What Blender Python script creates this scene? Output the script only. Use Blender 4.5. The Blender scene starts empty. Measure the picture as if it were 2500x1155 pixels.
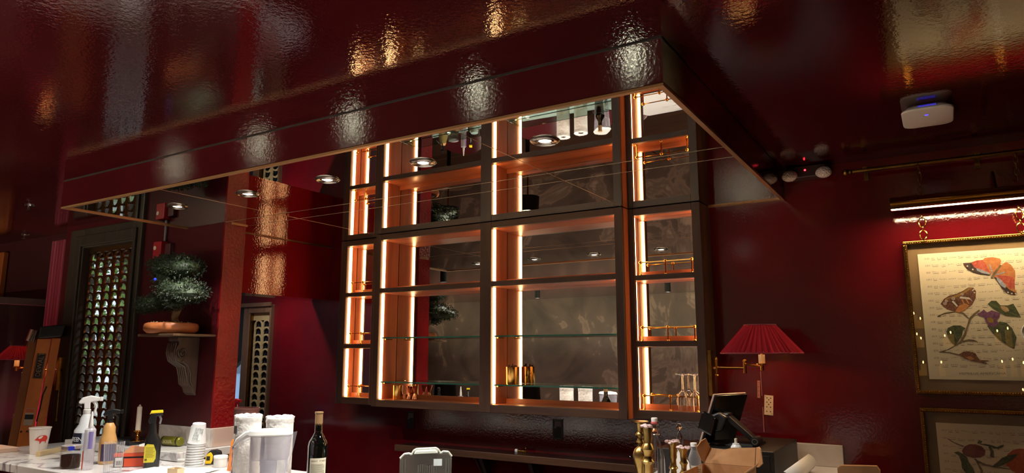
import bpy, bmesh, math, random
from mathutils import Vector, Matrix
PI = math.pi
random.seed(7)
S = bpy.context.scene
C = S.collection

# ------------------------------------------------------------------ camera, world, exposure
cam_data = bpy.data.cameras.new('camera')
cam = bpy.data.objects.new('camera', cam_data); C.objects.link(cam)
cam.location = (0, 0, 1.65)
cam.rotation_euler = (math.radians(90 + 9.5005), 0, math.radians(31.4754))
cam_data.sensor_width = 36; cam_data.sensor_fit = 'HORIZONTAL'
cam_data.lens = 1709.33 / 2500 * 36
cam_data.clip_start = 0.02; cam_data.clip_end = 200
S.camera = cam
S.view_settings.view_transform = 'Standard'; S.view_settings.look = 'None'
S.view_settings.exposure = 0.1; S.view_settings.gamma = 1.0
S.view_settings.use_curve_mapping = False
W = bpy.data.worlds.new('world'); S.world = W; W.use_nodes = True
W.node_tree.nodes['Background'].inputs[0].default_value = (0.74, 0.84, 1.0, 1)
W.node_tree.nodes['Background'].inputs[1].default_value = 1.2
S.cycles.use_denoising = True
S.cycles.max_bounces = 12; S.cycles.glossy_bounces = 8; S.cycles.transmission_bounces = 10
S.cycles.diffuse_bounces = 4; S.cycles.transparent_max_bounces = 12
S.cycles.sample_clamp_indirect = 6.0; S.cycles.sample_clamp_direct = 0
S.cycles.blur_glossy = 0.3

def light(name, kind, loc, energy, color, rot=(0, 0, 0), parent=None, **kw):
    d = bpy.data.lights.new(name, kind); d.energy = energy; d.color = color
    for k, v in kw.items(): setattr(d, k, v)
    o = bpy.data.objects.new(name, d); C.objects.link(o)
    o.rotation_euler = rot
    if parent: o.parent = parent; loc = Vector(loc) - off(parent)
    o.location = loc
    return o

def off(o):
    v = Vector((0, 0, 0))
    while o: v += o.location; o = o.parent
    return v

# ------------------------------------------------------------------ materials
def lin(c):
    r = []
    for x in c[:3]:
        x = x / 255
        r.append(x / 12.92 if x <= 0.04045 else ((x + 0.055) / 1.055) ** 2.4)
    return (*r, 1)

MATS = {}
def P(name, col, rough=0.5, metal=0.0, **kw):
    if name in MATS: return MATS[name]
    m = bpy.data.materials.new(name); m.use_nodes = True; MATS[name] = m
    nt = m.node_tree; N = nt.nodes; L = nt.links
    b = N['Principled BSDF']
    b.inputs['Base Color'].default_value = lin(col)
    b.inputs['Roughness'].default_value = rough
    b.inputs['Metallic'].default_value = metal
    for k in ('Transmission Weight', 'IOR', 'Alpha', 'Coat Weight', 'Coat Roughness', 'Sheen Weight', 'Sheen Roughness', 'Emission Strength', 'Subsurface Weight', 'Specular IOR Level'):
        if k in kw: b.inputs[k].default_value = kw[k]
    if 'emit' in kw: b.inputs['Emission Color'].default_value = (*kw['emit'], 1)
    tc = N.new('ShaderNodeTexCoord')
    mp = N.new('ShaderNodeMapping'); L.new(tc.outputs['Object'], mp.inputs[0])
    mp.inputs['Scale'].default_value = kw.get('stretch', (1, 1, 1))
    if 'col2' in kw:
        n = N.new('ShaderNodeTexNoise'); n.inputs['Scale'].default_value = kw.get('scale', 8)
        n.inputs['Detail'].default_value = kw.get('detail', 6); n.inputs['Distortion'].default_value = kw.get('dist', 0)
        L.new(mp.outputs[0], n.inputs[0])
        r = N.new('ShaderNodeValToRGB'); L.new(n.outputs[0], r.inputs[0])
        r.color_ramp.elements[0].position = kw.get('p0', 0.35); r.color_ramp.elements[1].position = kw.get('p1', 0.65)
        r.color_ramp.elements[0].color = lin(col); r.color_ramp.elements[1].color = lin(kw['col2'])
        L.new(r.outputs[0], b.inputs['Base Color'])
    if 'bump' in kw:
        n = N.new('ShaderNodeTexNoise'); n.inputs['Scale'].default_value = kw.get('bscale', 100)
        n.inputs['Detail'].default_value = kw.get('bdetail', 2)
        mp2 = N.new('ShaderNodeMapping'); L.new(tc.outputs['Object'], mp2.inputs[0])
        mp2.inputs['Scale'].default_value = kw.get('bstretch', kw.get('stretch', (1, 1, 1)))
        L.new(mp2.outputs[0], n.inputs[0])
        bp = N.new('ShaderNodeBump'); bp.inputs['Strength'].default_value = 1.0
        bp.inputs['Distance'].default_value = kw['bump']
        L.new(n.outputs[0], bp.inputs['Height']); L.new(bp.outputs[0], b.inputs['Normal'])
        if kw.get('Coat Weight'): L.new(bp.outputs[0], b.inputs['Coat Normal'])
    return m

def wood(name, c1, c2, axis='Z', rough=0.42, scale=14):
    st = {'X': (0.06, 1, 1), 'Y': (1, 0.06, 1), 'Z': (1, 1, 0.06)}[axis]
    return P(name, c1, rough, col2=c2, scale=scale, detail=8, dist=1.2, stretch=st, bump=0.0006, bscale=90, bstretch=tuple(s if s < 1 else 1 for s in st), bdetail=4)

def marble(name, base=(226, 224, 222), vein=(70, 62, 78), rough=0.18, scale=2.6, vw=1.0):
    if name in MATS: return MATS[name]
    m = P(name, base, rough)
    nt = m.node_tree; N = nt.nodes; L = nt.links; b = N['Principled BSDF']
    tc = N.new('ShaderNodeTexCoord')
    n1 = N.new('ShaderNodeTexNoise'); n1.inputs['Scale'].default_value = scale; n1.inputs['Detail'].default_value = 9
    n1.inputs['Distortion'].default_value = 1.6; L.new(tc.outputs['Object'], n1.inputs[0])
    a = N.new('ShaderNodeMath'); a.operation = 'SUBTRACT'; a.inputs[1].default_value = 0.5; L.new(n1.outputs[0], a.inputs[0])
    ab = N.new('ShaderNodeMath'); ab.operation = 'ABSOLUTE'; L.new(a.outputs[0], ab.inputs[0])
    r = N.new('ShaderNodeValToRGB'); L.new(ab.outputs[0], r.inputs[0])
    e = r.color_ramp.elements
    e[0].position = 0.0; e[0].color = lin(vein); e[1].position = 0.035 * vw; e[1].color = lin(base)
    k = e.new(0.012 * vw); k.color = lin([(x + y) // 2 for x, y in zip(base, vein)])
    n2 = N.new('ShaderNodeTexNoise'); n2.inputs['Scale'].default_value = 1.3; n2.inputs['Detail'].default_value = 4
    L.new(tc.outputs['Object'], n2.inputs[0])
    r2 = N.new('ShaderNodeValToRGB'); L.new(n2.outputs[0], r2.inputs[0])
    r2.color_ramp.elements[0].position = 0.4; r2.color_ramp.elements[1].position = 0.62
    mx = N.new('ShaderNodeMixRGB'); L.new(r2.outputs[0], mx.inputs[0]); mx.inputs[1].default_value = lin([x - 14 for x in base])
    L.new(r.outputs[0], mx.inputs[2]); L.new(mx.outputs[0], b.inputs['Base Color'])
    return m

def emis(name, col, strength):
    if name in MATS: return MATS[name]
    m = bpy.data.materials.new(name); m.use_nodes = True; MATS[name] = m
    nt = m.node_tree; nt.nodes.clear()
    e = nt.nodes.new('ShaderNodeEmission'); o = nt.nodes.new('ShaderNodeOutputMaterial')
    e.inputs[0].default_value = (*col, 1); e.inputs[1].default_value = strength
    nt.links.new(e.outputs[0], o.inputs[0]); return m

def shade_cloth(name, col, trans=0.35):
    if name in MATS: return MATS[name]
    m = bpy.data.materials.new(name); m.use_nodes = True; MATS[name] = m
    nt = m.node_tree; N = nt.nodes; L = nt.links; N.clear()
    o = N.new('ShaderNodeOutputMaterial'); mx = N.new('ShaderNodeMixShader')
    d = N.new('ShaderNodeBsdfDiffuse'); t = N.new('ShaderNodeBsdfTranslucent')
    d.inputs[0].default_value = lin(col); t.inputs[0].default_value = lin(col)
    mx.inputs[0].default_value = trans
    L.new(d.outputs[0], mx.inputs[1]); L.new(t.outputs[0], mx.inputs[2]); L.new(mx.outputs[0], o.inputs[0])
    return m

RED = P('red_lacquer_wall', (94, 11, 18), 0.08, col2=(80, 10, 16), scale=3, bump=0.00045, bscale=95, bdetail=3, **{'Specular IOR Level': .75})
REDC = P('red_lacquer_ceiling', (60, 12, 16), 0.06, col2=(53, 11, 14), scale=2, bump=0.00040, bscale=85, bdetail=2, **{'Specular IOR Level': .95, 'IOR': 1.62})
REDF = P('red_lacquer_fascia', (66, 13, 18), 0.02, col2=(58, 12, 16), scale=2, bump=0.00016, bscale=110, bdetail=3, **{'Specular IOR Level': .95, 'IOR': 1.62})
REDP = P('red_lacquer_scuffed', (122, 16, 20), 0.22, col2=(98, 9, 15), scale=5, bump=0.004, bscale=60, bdetail=5, **{'Specular IOR Level': .4})
MIRROR = P('mirror_silver', (226, 222, 216), 0.0, 1.0)
BRASS = P('polished_brass', (214, 160, 74), 0.16, 1.0)
BRASSD = P('aged_brass', (150, 112, 52), 0.32, 1.0, col2=(120, 86, 40), scale=30)
GOLD = P('satin_gold', (226, 170, 92), 0.2, 1.0)
COPPER = P('copper_trim', (150, 104, 68), 0.42, 0.45)
CHROME = P('chrome', (210, 210, 210), 0.12, 1.0)
WV = wood('walnut_upright', (60, 38, 26), (84, 54, 36), 'Z')  # same walnut as the linings, darkened for the unlit frame faces
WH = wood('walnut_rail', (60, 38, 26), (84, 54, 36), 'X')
WI = wood('walnut_lit_lining', (150, 82, 50), (182, 106, 68), 'Z', 0.36)  # same walnut as the frame, strip light painted in as lighter orange
WIH = wood('walnut_lit_lining_flat', (150, 82, 50), (182, 106, 68), 'X', 0.3)
WD = wood('dark_stained_wood', (34, 24, 18), (48, 34, 24), 'Z', 0.45)
WDOOR = wood('brown_door_wood', (84, 56, 38), (104, 72, 48), 'Z', 0.5)
MARB = marble('veined_marble')
MARBR = marble('heavy_veined_marble', (214, 206, 198), (44, 38, 54), 0.2, 5.5, 3.0)
BLACK = P('black_plastic', (16, 16, 17), 0.38)
BLACKM = P('matt_black', (10, 10, 10), 0.6)
WHITEP = P('white_plastic', (228, 228, 224), 0.35)
GLASS = P('clear_glass', (255, 255, 255), 0.0, **{'Transmission Weight': 1.0, 'IOR': 1.45})
GLASSG = P('green_edge_glass', (205, 240, 228), 0.0, **{'Transmission Weight': 1.0, 'IOR': 1.5})

LED = emis('led_warm', (1.0, 0.53, 0.22), 19)
LAMPW = emis('lamp_face_cool', (1.0, 0.97, 0.92), 30)
PAPER = P('paper_white', (232, 230, 224), 0.8)
CARD = P('brown_cardboard', (178, 132, 88), 0.85, col2=(164, 118, 76), scale=20)
def thin(name, col, fac, rough=.15, edge=.6, tint=(1, 1, 1)):
    if name in MATS: return MATS[name]
    m = P(name, col, rough); nt = m.node_tree; N = nt.nodes; L = nt.links
    t = N.new('ShaderNodeBsdfTransparent'); t.inputs[0].default_value = (*tint, 1)
    lw = N.new('ShaderNodeLayerWeight'); lw.inputs[0].default_value = .35
    ma = N.new('ShaderNodeMath'); ma.operation = 'MULTIPLY_ADD'; ma.inputs[1].default_value = edge; ma.inputs[2].default_value = fac; ma.use_clamp = True; L.new(lw.outputs['Facing'], ma.inputs[0])
    mx = N.new('ShaderNodeMixShader'); L.new(ma.outputs[0], mx.inputs[0]); L.new(t.outputs[0], mx.inputs[1]); L.new(N['Principled BSDF'].outputs[0], mx.inputs[2])
    L.new(mx.outputs[0], N['Material Output'].inputs[0]); return m
def pane(name, f=.06):
    m = bpy.data.materials.new(name); m.use_nodes = True; MATS[name] = m; nt = m.node_tree; N = nt.nodes; L = nt.links; N.clear()
    o = N.new('ShaderNodeOutputMaterial'); t = N.new('ShaderNodeBsdfTransparent'); g = N.new('ShaderNodeBsdfGlossy'); g.inputs['Roughness'].default_value = 0
    lw = N.new('ShaderNodeLayerWeight'); lw.inputs[0].default_value = .5; pw = N.new('ShaderNodeMath'); pw.operation = 'POWER'; pw.inputs[1].default_value = 5; L.new(lw.outputs['Facing'], pw.inputs[0])
    ma = N.new('ShaderNodeMath'); ma.operation = 'MULTIPLY_ADD'; ma.inputs[1].default_value = .9; ma.inputs[2].default_value = .05; L.new(pw.outputs[0], ma.inputs[0]); mx = N.new('ShaderNodeMixShader')
    L.new(ma.outputs[0], mx.inputs[0]); L.new(t.outputs[0], mx.inputs[1]); L.new(g.outputs[0], mx.inputs[2]); L.new(mx.outputs[0], o.inputs[0]); return m
PANE = pane('flat_glass')
FROST = P('milky_plastic', (226, 228, 228), 0.3, **{'Transmission Weight': 0.35, 'IOR': 1.2})

CLEARP = thin('clear_plastic', (220, 220, 224), .12)
# ------------------------------------------------------------------ mesh builder
class MB:
    def __init__(s): s.v = []; s.f = []; s.M = None
    def add(s, vs, fs):
        n = len(s.v)
        s.v += [tuple(s.M @ Vector(v)) for v in vs] if s.M else [tuple(v) for v in vs]
        s.f += [tuple(i + n for i in f) for f in fs]
        return s
    def box(s, x0, x1, y0, y1, z0, z1):
        return s.add([(x0, y0, z0), (x1, y0, z0), (x1, y1, z0), (x0, y1, z0), (x0, y0, z1), (x1, y0, z1), (x1, y1, z1), (x0, y1, z1)],
                     [(0, 3, 2, 1), (4, 5, 6, 7), (0, 1, 5, 4), (1, 2, 6, 5), (2, 3, 7, 6), (3, 0, 4, 7)])
    def lathe(s, prof, n=24, c=(0, 0, 0), cap=True):
        vs = []; fs = []
        for r, z in prof:
            for i in range(n):
                a = 2 * PI * i / n; vs.append((c[0] + r * math.cos(a), c[1] + r * math.sin(a), c[2] + z))
        for k in range(len(prof) - 1):
            for i in range(n):
                j = (i + 1) % n; fs.append((k * n + i, k * n + j, (k + 1) * n + j, (k + 1) * n + i))
        if cap:
            if prof[0][0] > 1e-6: fs.append(tuple(reversed(range(n))))
            if prof[-1][0] > 1e-6: fs.append(tuple((len(prof) - 1) * n + i for i in range(n)))
        return s.add(vs, fs)
    def tube(s, pts, r, n=8, closed=False, cap=True):
        pts = [Vector(p) for p in pts]; m = len(pts); vs = []; fs = []
        rs = r if isinstance(r, (list, tuple)) else [r] * m
        prev = None
        for k in range(m):
            if closed: t = pts[(k + 1) % m] - pts[k - 1]
            else: t = pts[min(k + 1, m - 1)] - pts[max(k - 1, 0)]
            t.normalize()
            if prev is None:
                u = t.cross(Vector((0, 0, 1)))
                if u.length < 1e-3: u = t.cross(Vector((1, 0, 0)))
            else: u = prev - t * prev.dot(t)
            u.normalize(); prev = u; w = t.cross(u)
            for i in range(n):
                a = 2 * PI * i / n; vs.append(tuple(pts[k] + (u * math.cos(a) + w * math.sin(a)) * rs[k]))
        for k in range(m if closed else m - 1):
            for i in range(n):
                j = (i + 1) % n; k2 = (k + 1) % m
                fs.append((k * n + i, k * n + j, k2 * n + j, k2 * n + i))
        if cap and not closed: fs += [tuple(reversed(range(n))), tuple((m - 1) * n + i for i in range(n))]
        return s.add(vs, fs)
    def sphere(s, c, r, n=12, sc=(1, 1, 1)):
        prof = [(max(1e-5, r * math.sin(PI * k / (n // 2 + 1))), -r * math.cos(PI * k / (n // 2 + 1))) for k in range(n // 2 + 2)]
        vs = []; fs = []; m = len(prof)
        for a, z in prof:
            for i in range(n):
                t = 2 * PI * i / n; vs.append((c[0] + sc[0] * a * math.cos(t), c[1] + sc[1] * a * math.sin(t), c[2] + sc[2] * z))
        for k in range(m - 1):
            for i in range(n):
                j = (i + 1) % n; fs.append((k * n + i, k * n + j, (k + 1) * n + j, (k + 1) * n + i))
        return s.add(vs, fs)
    def prism(s, poly, y0, y1, plane='XZ'):
        """outline extruded between y0 and y1 along the axis left out of plane"""
        n = len(poly)
        def q(a, b, t):
            return (a, t, b) if plane == 'XZ' else (a, b, t) if plane == 'XY' else (t, a, b)
        vs = [q(a, b, y0) for a, b in poly] + [q(a, b, y1) for a, b in poly]
        fs = [tuple(range(n)), tuple(range(2 * n - 1, n - 1, -1))] + [(i, i + n, (i + 1) % n + n, (i + 1) % n) for i in range(n)]
        return s.add(vs, fs)
    def build(s, name, mat, parent=None, smooth=False, bevel=0, world=True, seg=2):
        me = bpy.data.meshes.new(name)
        o = off(parent) if (parent and world) else Vector((0, 0, 0))
        me.from_pydata([(v[0] - o.x, v[1] - o.y, v[2] - o.z) for v in s.v], [], s.f)
        bm = bmesh.new(); bm.from_mesh(me); bmesh.ops.recalc_face_normals(bm, faces=bm.faces); bm.to_mesh(me); bm.free()
        me.materials.append(mat)
        if smooth:
            for p in me.polygons: p.use_smooth = True
            me.set_sharp_from_angle(angle=math.radians(40))
        ob = bpy.data.objects.new(name, me); C.objects.link(ob)
        if parent: ob.parent = parent
        if bevel:
            b = ob.modifiers.new('bevel', 'BEVEL'); b.width = bevel; b.segments = seg; b.limit_method = 'ANGLE'; b.angle_limit = math.radians(40)
        return ob

def tag(o, label=None, cat=None, group=None, kind=None):
    if label: o['label'] = label
    if cat: o['category'] = cat
    if group: o['group'] = group
    if kind: o['kind'] = kind
    return o
def thing(name, label, cat, loc=(0, 0, 0), rz=0, group=None):
    o = bpy.data.objects.new(name, None); C.objects.link(o); o.empty_display_size = 0.05
    o.location = loc; o.rotation_euler = (0, 0, rz)
    return tag(o, label, cat, group)
def struct(name, loc=(0, 0, 0)):
    o = bpy.data.objects.new(name, None); C.objects.link(o); o.location = loc; o['kind'] = 'structure'; return o
def box(x0, x1, y0, y1, z0, z1): return MB().box(x0, x1, y0, y1, z0, z1)
def st(mb, name, mat, **k): return tag(mb.build(name, mat, **k), kind='structure')
def tree(o):
    c = o.copy(); C.objects.link(c)
    for ch in list(o.children):
        d = tree(ch); d.parent = c; d.matrix_parent_inverse = ch.matrix_parent_inverse
    return c
def text(name, body, size, mat, parent, loc, rot=(PI / 2, 0, 0), ext=0.0004, align='LEFT', sx=1.0):
    cu = bpy.data.curves.new(name, 'FONT'); cu.body = body; cu.size = size; cu.extrude = ext; cu.align_x = align; cu.resolution_u = 3
    cu.materials.append(mat); o = bpy.data.objects.new(name, cu); C.objects.link(o)
    dg = bpy.context.evaluated_depsgraph_get(); me = bpy.data.meshes.new_from_object(o.evaluated_get(dg)); me.name = name
    bpy.data.objects.remove(o); o = bpy.data.objects.new(name, me); C.objects.link(o)
    if not me.materials: me.materials.append(mat)
    o.parent = parent; o.location = loc; o.rotation_euler = rot; o.scale = (sx, 1, 1); return o

# ------------------------------------------------------------------ room shell
ZC, ZB, YW = 2.50, 2.366, 3.40
XL = -9.2; XR = 2.4; YF = -3.0
st(box(XL, XR, YF - .1, YW + .1, -0.06, 0), 'floor', wood('floor_boards', (46, 28, 20), (70, 44, 30), 'X', 0.35, 8))
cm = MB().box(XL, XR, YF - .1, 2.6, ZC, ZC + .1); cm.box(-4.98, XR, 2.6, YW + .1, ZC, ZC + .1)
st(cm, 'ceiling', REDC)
st(box(-4.075, XR, YW, YW + .1, 0, ZC), 'wall_back', RED)
st(box(-4.90, -4.075, YW, YW + .1, 2.0, ZC), 'wall_back_lintel', RED)
st(box(XR, XR + .1, YF - .1, YW + .1, 0, ZC), 'wall_right', RED)
st(box(XL - .1, XL, YF - .1, 2.7, 0, ZC), 'wall_left', RED)
# mural wall behind the photographer
mural = P('mural_paper', (96, 80, 70), 0.55)
nt = mural.node_tree; N = nt.nodes; L = nt.links
tc = N.new('ShaderNodeTexCoord'); mp = N.new('ShaderNodeMapping'); mp.inputs['Scale'].default_value = (1, 1, 0.8); L.new(tc.outputs['Object'], mp.inputs[0])
n1 = N.new('ShaderNodeTexNoise'); n1.inputs['Scale'].default_value = 0.55; n1.inputs['Detail'].default_value = 6; n1.inputs['Distortion'].default_value = 1.6; L.new(mp.outputs[0], n1.inputs[0])
w1 = N.new('ShaderNodeTexNoise'); w1.inputs['Scale'].default_value = 1.3; w1.inputs['Detail'].default_value = 9; w1.inputs['Distortion'].default_value = 2.2; L.new(mp.outputs[0], w1.inputs[0])
mm = N.new('ShaderNodeMath'); mm.operation = 'MULTIPLY'; L.new(n1.outputs[0], mm.inputs[0]); L.new(w1.outputs[0], mm.inputs[1])
rr = N.new('ShaderNodeValToRGB'); L.new(mm.outputs[0], rr.inputs[0])
e = rr.color_ramp.elements; e[0].position = 0.14; e[0].color = lin((60, 46, 40)); e[1].position = 0.40; e[1].color = lin((150, 126, 110))
k = e.new(0.22); k.color = lin((78, 62, 54)); k = e.new(0.275); k.color = lin((86, 68, 60)); k = e.new(0.29); k.color = lin((118, 96, 84)); k = e.new(0.33); k.color = lin((96, 78, 68))
L.new(rr.outputs[0], N['Principled BSDF'].inputs['Base Color'])
st(box(XL, XR, YF - .1, YF, 0, ZC), 'wall_front', mural)

# alcove wall with the scalloped window (faces the room at Y 2.42)
am = MB(); AY0, AY1 = 2.42, 2.465
am.box(-4.10, -3.345, AY0, 2.551, 0, ZC); am.box(-4.92, -4.10, AY0, AY1, 2.46, ZC); am.box(-4.92, -4.10, AY0, AY1, 0, 0.80)
am.box(-5.03, -4.92, AY0, AY1, 0, ZC)
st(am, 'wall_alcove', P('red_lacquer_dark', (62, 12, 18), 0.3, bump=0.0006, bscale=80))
st(box(-3.349, -3.338, 2.419, 2.553, 0, ZB), 'wall_column_face', REDP)
st(box(XL, -5.03, 2.54, 2.57, 0, ZC), 'wall_north', P('dark_red_paint', (52, 10, 14), 0.4))
# soffit over the passage
sf = MB().box(-3.70, -3.53, 2.552, YW, 2.007, ZB); st(sf, 'wall_soffit', P('red_lacquer_soffit', (118, 12, 17), 0.05, bump=0.0006, bscale=85, bdetail=3, **{'Specular IOR Level': 1.0}))
st(box(-5.0, -3.70, 2.60, YW, 2.30, 2.36), 'ceiling_passage', RED)

# window with fish-scale brass lattice
def scale_piece(R, r, leg, y0, y1, n=9):
    """one fish-scale: a half ring with short legs, extruded"""
    m = MB(); o = [(R, -leg)] + [(R * math.cos(PI * i / n), R * math.sin(PI * i / n)) for i in range(n + 1)] + [(-R, -leg)]
    q = [(r, -leg)] + [(r * math.cos(PI * i / n), r * math.sin(PI * i / n)) for i in range(n + 1)] + [(-r, -leg)]
    k = len(o); vs = []
    for y in (y0, y1): vs += [(a, y, b) for a, b in o] + [(a, y, b) for a, b in q]
    fs = []
    for i in range(k - 1):
        fs += [(i, i + 1, k + i + 1, k + i), (2 * k + i + 1, 2 * k + i, 3 * k + i, 3 * k + i + 1), (i + 1, i, 2 * k + i, 2 * k + i + 1), (k + i, k + i + 1, 3 * k + i + 1, 3 * k + i)]
    fs += [(0, k, 3 * k, 2 * k), (k - 1, 2 * k - 1 - 0, 4 * k - 1, 3 * k - 1)]
    return m.add(vs, fs)
w1o = struct('window_1', (-4.43, 2.42, 0.8))
fr = MB(); fr.box(-4.92, -4.75, 2.395, 2.464, 0.8, 2.46); fr.box(-4.185, -4.10, 2.395, 2.464, 0.8, 2.46); fr.box(-4.75, -4.185, 2.395, 2.464, 2.33, 2.46); fr.box(-4.75, -4.185, 2.395, 2.464, 0.8, 0.90)
fr.build('window_frame', WD, w1o, bevel=0.006)
fr = MB(); fr.box(-4.82, -4.76, 2.38, 2.395, 0.84, 2.41); fr.box(-4.170, -4.14, 2.38, 2.395, 0.84, 2.41); fr.box(-4.76, -4.170, 2.38, 2.395, 2.34, 2.41)
fr.build('window_moulding', WD, w1o, bevel=0.005)
SCB = P('scale_bronze', (112, 78, 44), 0.25, 0.85)
proto = scale_piece(0.0468, 0.0335, 0.034, 0, 0.010).build('lattice_scale', SCB, w1o, smooth=True, world=False)
first = True
for c in range(6):
    for r in range(24):
        o = proto if first else proto.copy()
        if not first: C.objects.link(o)
        first = False
        o.location = (-4.745 + 0.0465 + c * 0.0925 + 4.43, 0.02 + .0001 * r, 2.300 - 0.8 - 0.0515 * r - 0.045)
MB().box(-4.75, -4.185, 2.454, 2.459, 0.90, 2.33).build('window_pane', PANE, w1o)
MB().box(-4.75, -4.185, 2.44, 2.45, 2.30, 2.33).build('top_plate', SCB, w1o)

# exterior door leaf with a scalloped panel, daylight beside it
d1 = struct('door_1', (-4.27, YW, 0))
dm = MB(); dm.box(-4.368, -4.305, YW - .03, YW + .05, 0, 2.0); dm.box(-4.090, -4.075, YW - .03, YW + .05, 0, 2.0); dm.box(-4.305, -4.090, YW - .03, YW + .05, 1.94, 2.0); dm.box(-4.305, -4.090, YW - .03, YW + .05, 0, 0.7)
dm.build('door_frame', WDOOR, d1, bevel=0.004)
dm = MB(); dm.box(-4.305, -4.292, YW - .02, YW + .04, 0.7, 1.94); dm.box(-4.098, -4.090, YW - .02, YW + .04, 0.7, 1.94); dm.build('inner_bead', BRASSD, d1)
MB().box(-4.42, -4.07, YW - .045, YW - .03, 1.985, 2.012).build('head_moulding', WDOOR, d1)
MB().box(-4.292, -4.098, YW + .012, YW + .016, 0.7, 1.94).build('dark_backing', P('night_blue_glass', (10, 14, 22), 0.1), d1)
PLB = P('pale_brass_plate', (168, 142, 98), 0.45, 0.2)
MB().box(-4.290, -4.100, YW - .004, YW + .010, 1.888, 1.94).build('top_plate', PLB, d1)
proto = scale_piece(0.0440, 0.0325, 0.036, 0, 0.010).build('lattice_scale', PLB, d1, world=False)
first = True
for c in range(2):
    for r in range(23):
        o = proto if first else proto.copy()
        if not first: C.objects.link(o)
        first = False
        o.location = (-4.190 + (c - .5) * 0.0875 + 4.27, -.004 + .0001 * r, 1.850 - 0.0515 * r)
drape = MB().add([(-4.9, 3.43, 2.0), (-4.37, 3.43, 2.0), (-4.37, 3.43, 1.66), (-4.9, 3.43, 1.25), (-4.9, 3.46, 2.0), (-4.37, 3.46, 2.0), (-4.37, 3.46, 1.66), (-4.9, 3.46, 1.25)],
                 [(0, 1, 2, 3), (7, 6, 5, 4), (0, 4, 5, 1), (1, 5, 6, 2), (2, 6, 7, 3), (3, 7, 4, 0)])
tag(drape.build('black_drape', BLACKM), 'black cloth hanging slanted in the doorway beside the scalloped door', 'drape')

# outdoors
tag(box(-40, -2, 3.55, 40, -0.1, -0.02).build('ground', P('pale_paving', (196, 196, 190), 0.9, col2=(120, 140, 90), scale=.6)), kind='structure')
tag(box(-40, -9.3, 2.8, 3.55, -0.1, -0.02).build('ground', P('pale_paving', (196, 196, 190), 0.9, col2=(120, 140, 90), scale=.6)), kind='structure')
LEAF = P('leaf_green', (96, 132, 52), 0.6, col2=(140, 170, 80), scale=3)
BARK = P('bark_grey', (66, 54, 44), 0.9)
def outdoor_tree(x, y, h, label, seed):
    R = random.Random(seed)
    t = thing('tree', label, 'tree', (x, y, 0), group='trees outside the window')
    m = MB(); m.tube([(x, y, 0), (x + .1, y, h * .5), (x - .1, y, h)], [.14, .1, .03], 7)
    tips = []
    for i in range(14):
        z = h * R.uniform(.25, .95); a = R.uniform(0, 6.28); l = R.uniform(.6, 1.6)
        p = (x + l * math.cos(a), y + l * math.sin(a), z + l * .5); tips.append(p)
        m.tube([(x, y, z), ((x + p[0]) / 2, (y + p[1]) / 2, z + l * .35), p], [.045, .03, .01], 5)
    m.build('trunk', BARK, t, smooth=True)
    f = MB()
    for p in tips:
        for i in range(60):
            c = Vector(p) + Vector((R.gauss(0, .42), R.gauss(0, .42), R.gauss(0, .32)))
            u = Vector((R.uniform(-1, 1), R.uniform(-1, 1), R.uniform(-1, 1))).normalized() * .07
            v = u.orthogonal().normalized() * .04
            f.add([c - u, c + v, c + u, c - v], [(0, 1, 2, 3)])
    tag(f.build('foliage', LEAF, t), kind='stuff')
bd = thing('pale_building', 'pale blue building wall far outside, seen through the door gap', 'building', (-14, 16, 0))
MB().box(-26, -4, 16, 17, 0, 5.5).build('wall', P('pale_blue_render', (170, 200, 232), .8), bd)
for k in range(7): MB().box(-24 + k * 2.8, -22.6 + k * 2.8, 15.94, 16.0, 1.0, 2.6).build('window', P('far_window', (90, 110, 130), .1), bd)
outdoor_tree(-10.8, 5.6, 3.4, 'leafy tree outside seen through the middle of the scalloped window', 1)
outdoor_tree(-14.2, 8.0, 5.0, 'taller tree farther out behind the scalloped window', 2)
outdoor_tree(-17.5, 8.8, 3.8, 'small far tree seen through the left side of the scalloped window', 3)

# ------------------------------------------------------------------ dropped mirrored canopy over the bar
CX0, CX1, CY0 = -3.69, -0.586, 1.735
cn = struct('ceiling_canopy', (-2.1, 1.735, ZB))
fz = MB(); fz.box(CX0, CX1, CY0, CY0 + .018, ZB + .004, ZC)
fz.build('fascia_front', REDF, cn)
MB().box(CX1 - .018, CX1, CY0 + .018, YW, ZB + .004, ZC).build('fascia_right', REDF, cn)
MB().box(CX0, CX0 + .018, CY0 + .018, 2.42, ZB + .004, ZC).build('fascia_left', REDF, cn)
MB().box(CX0 + .018, CX1 - .018, CY0 + .018, YW, ZB + .0062, ZB + .012).build('backing_board', P('seam_backing', (120, 96, 78), .5), cn)
tr = .016
MB().box(CX0, CX1, CY0, CY0 + tr, ZB - .006, ZB + .002).build('trim_front', COPPER, cn)
MB().box(CX1 - tr, CX1, CY0 + tr, YW, ZB - .006, ZB + .006).build('trim_right', COPPER, cn)
MB().box(CX0, CX0 + tr, CY0 + tr, 2.42, ZB - .006, ZB + .006).build('trim_left', COPPER, cn)
MB().box(-.94, CX1 - tr, YW - tr, YW, ZB - .006, ZB + .006).build('trim_back', COPPER, cn)
MB().box(-3.338, -3.326, 2.45, 2.556, ZB - .006, ZB + .006).build('trim_column', COPPER, cn)
MB().box(-3.530, -3.520, 2.57, YW, ZB - .005, ZB + .005).build('trim_soffit', P('dull_trim', (96, 62, 36), .4, .5), cn)
xs = [CX0 + tr, -2.905, -1.305, CX1 - tr]; ys = [CY0 + tr, 2.413, 2.555, YW]
g = .0009
for i in range(3):
    for j in range(3):
        x0, x1, y0, y1 = xs[i] + g, xs[i + 1] - g, ys[j] + g, ys[j + 1] - g
        if i == 0 and j >= 1: x0 = -3.337 if j == 1 else -3.52
        MB().box(x0, x1, y0, y1, ZB, ZB + .006).build('mirror_panel', MIRROR, cn)

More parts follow.
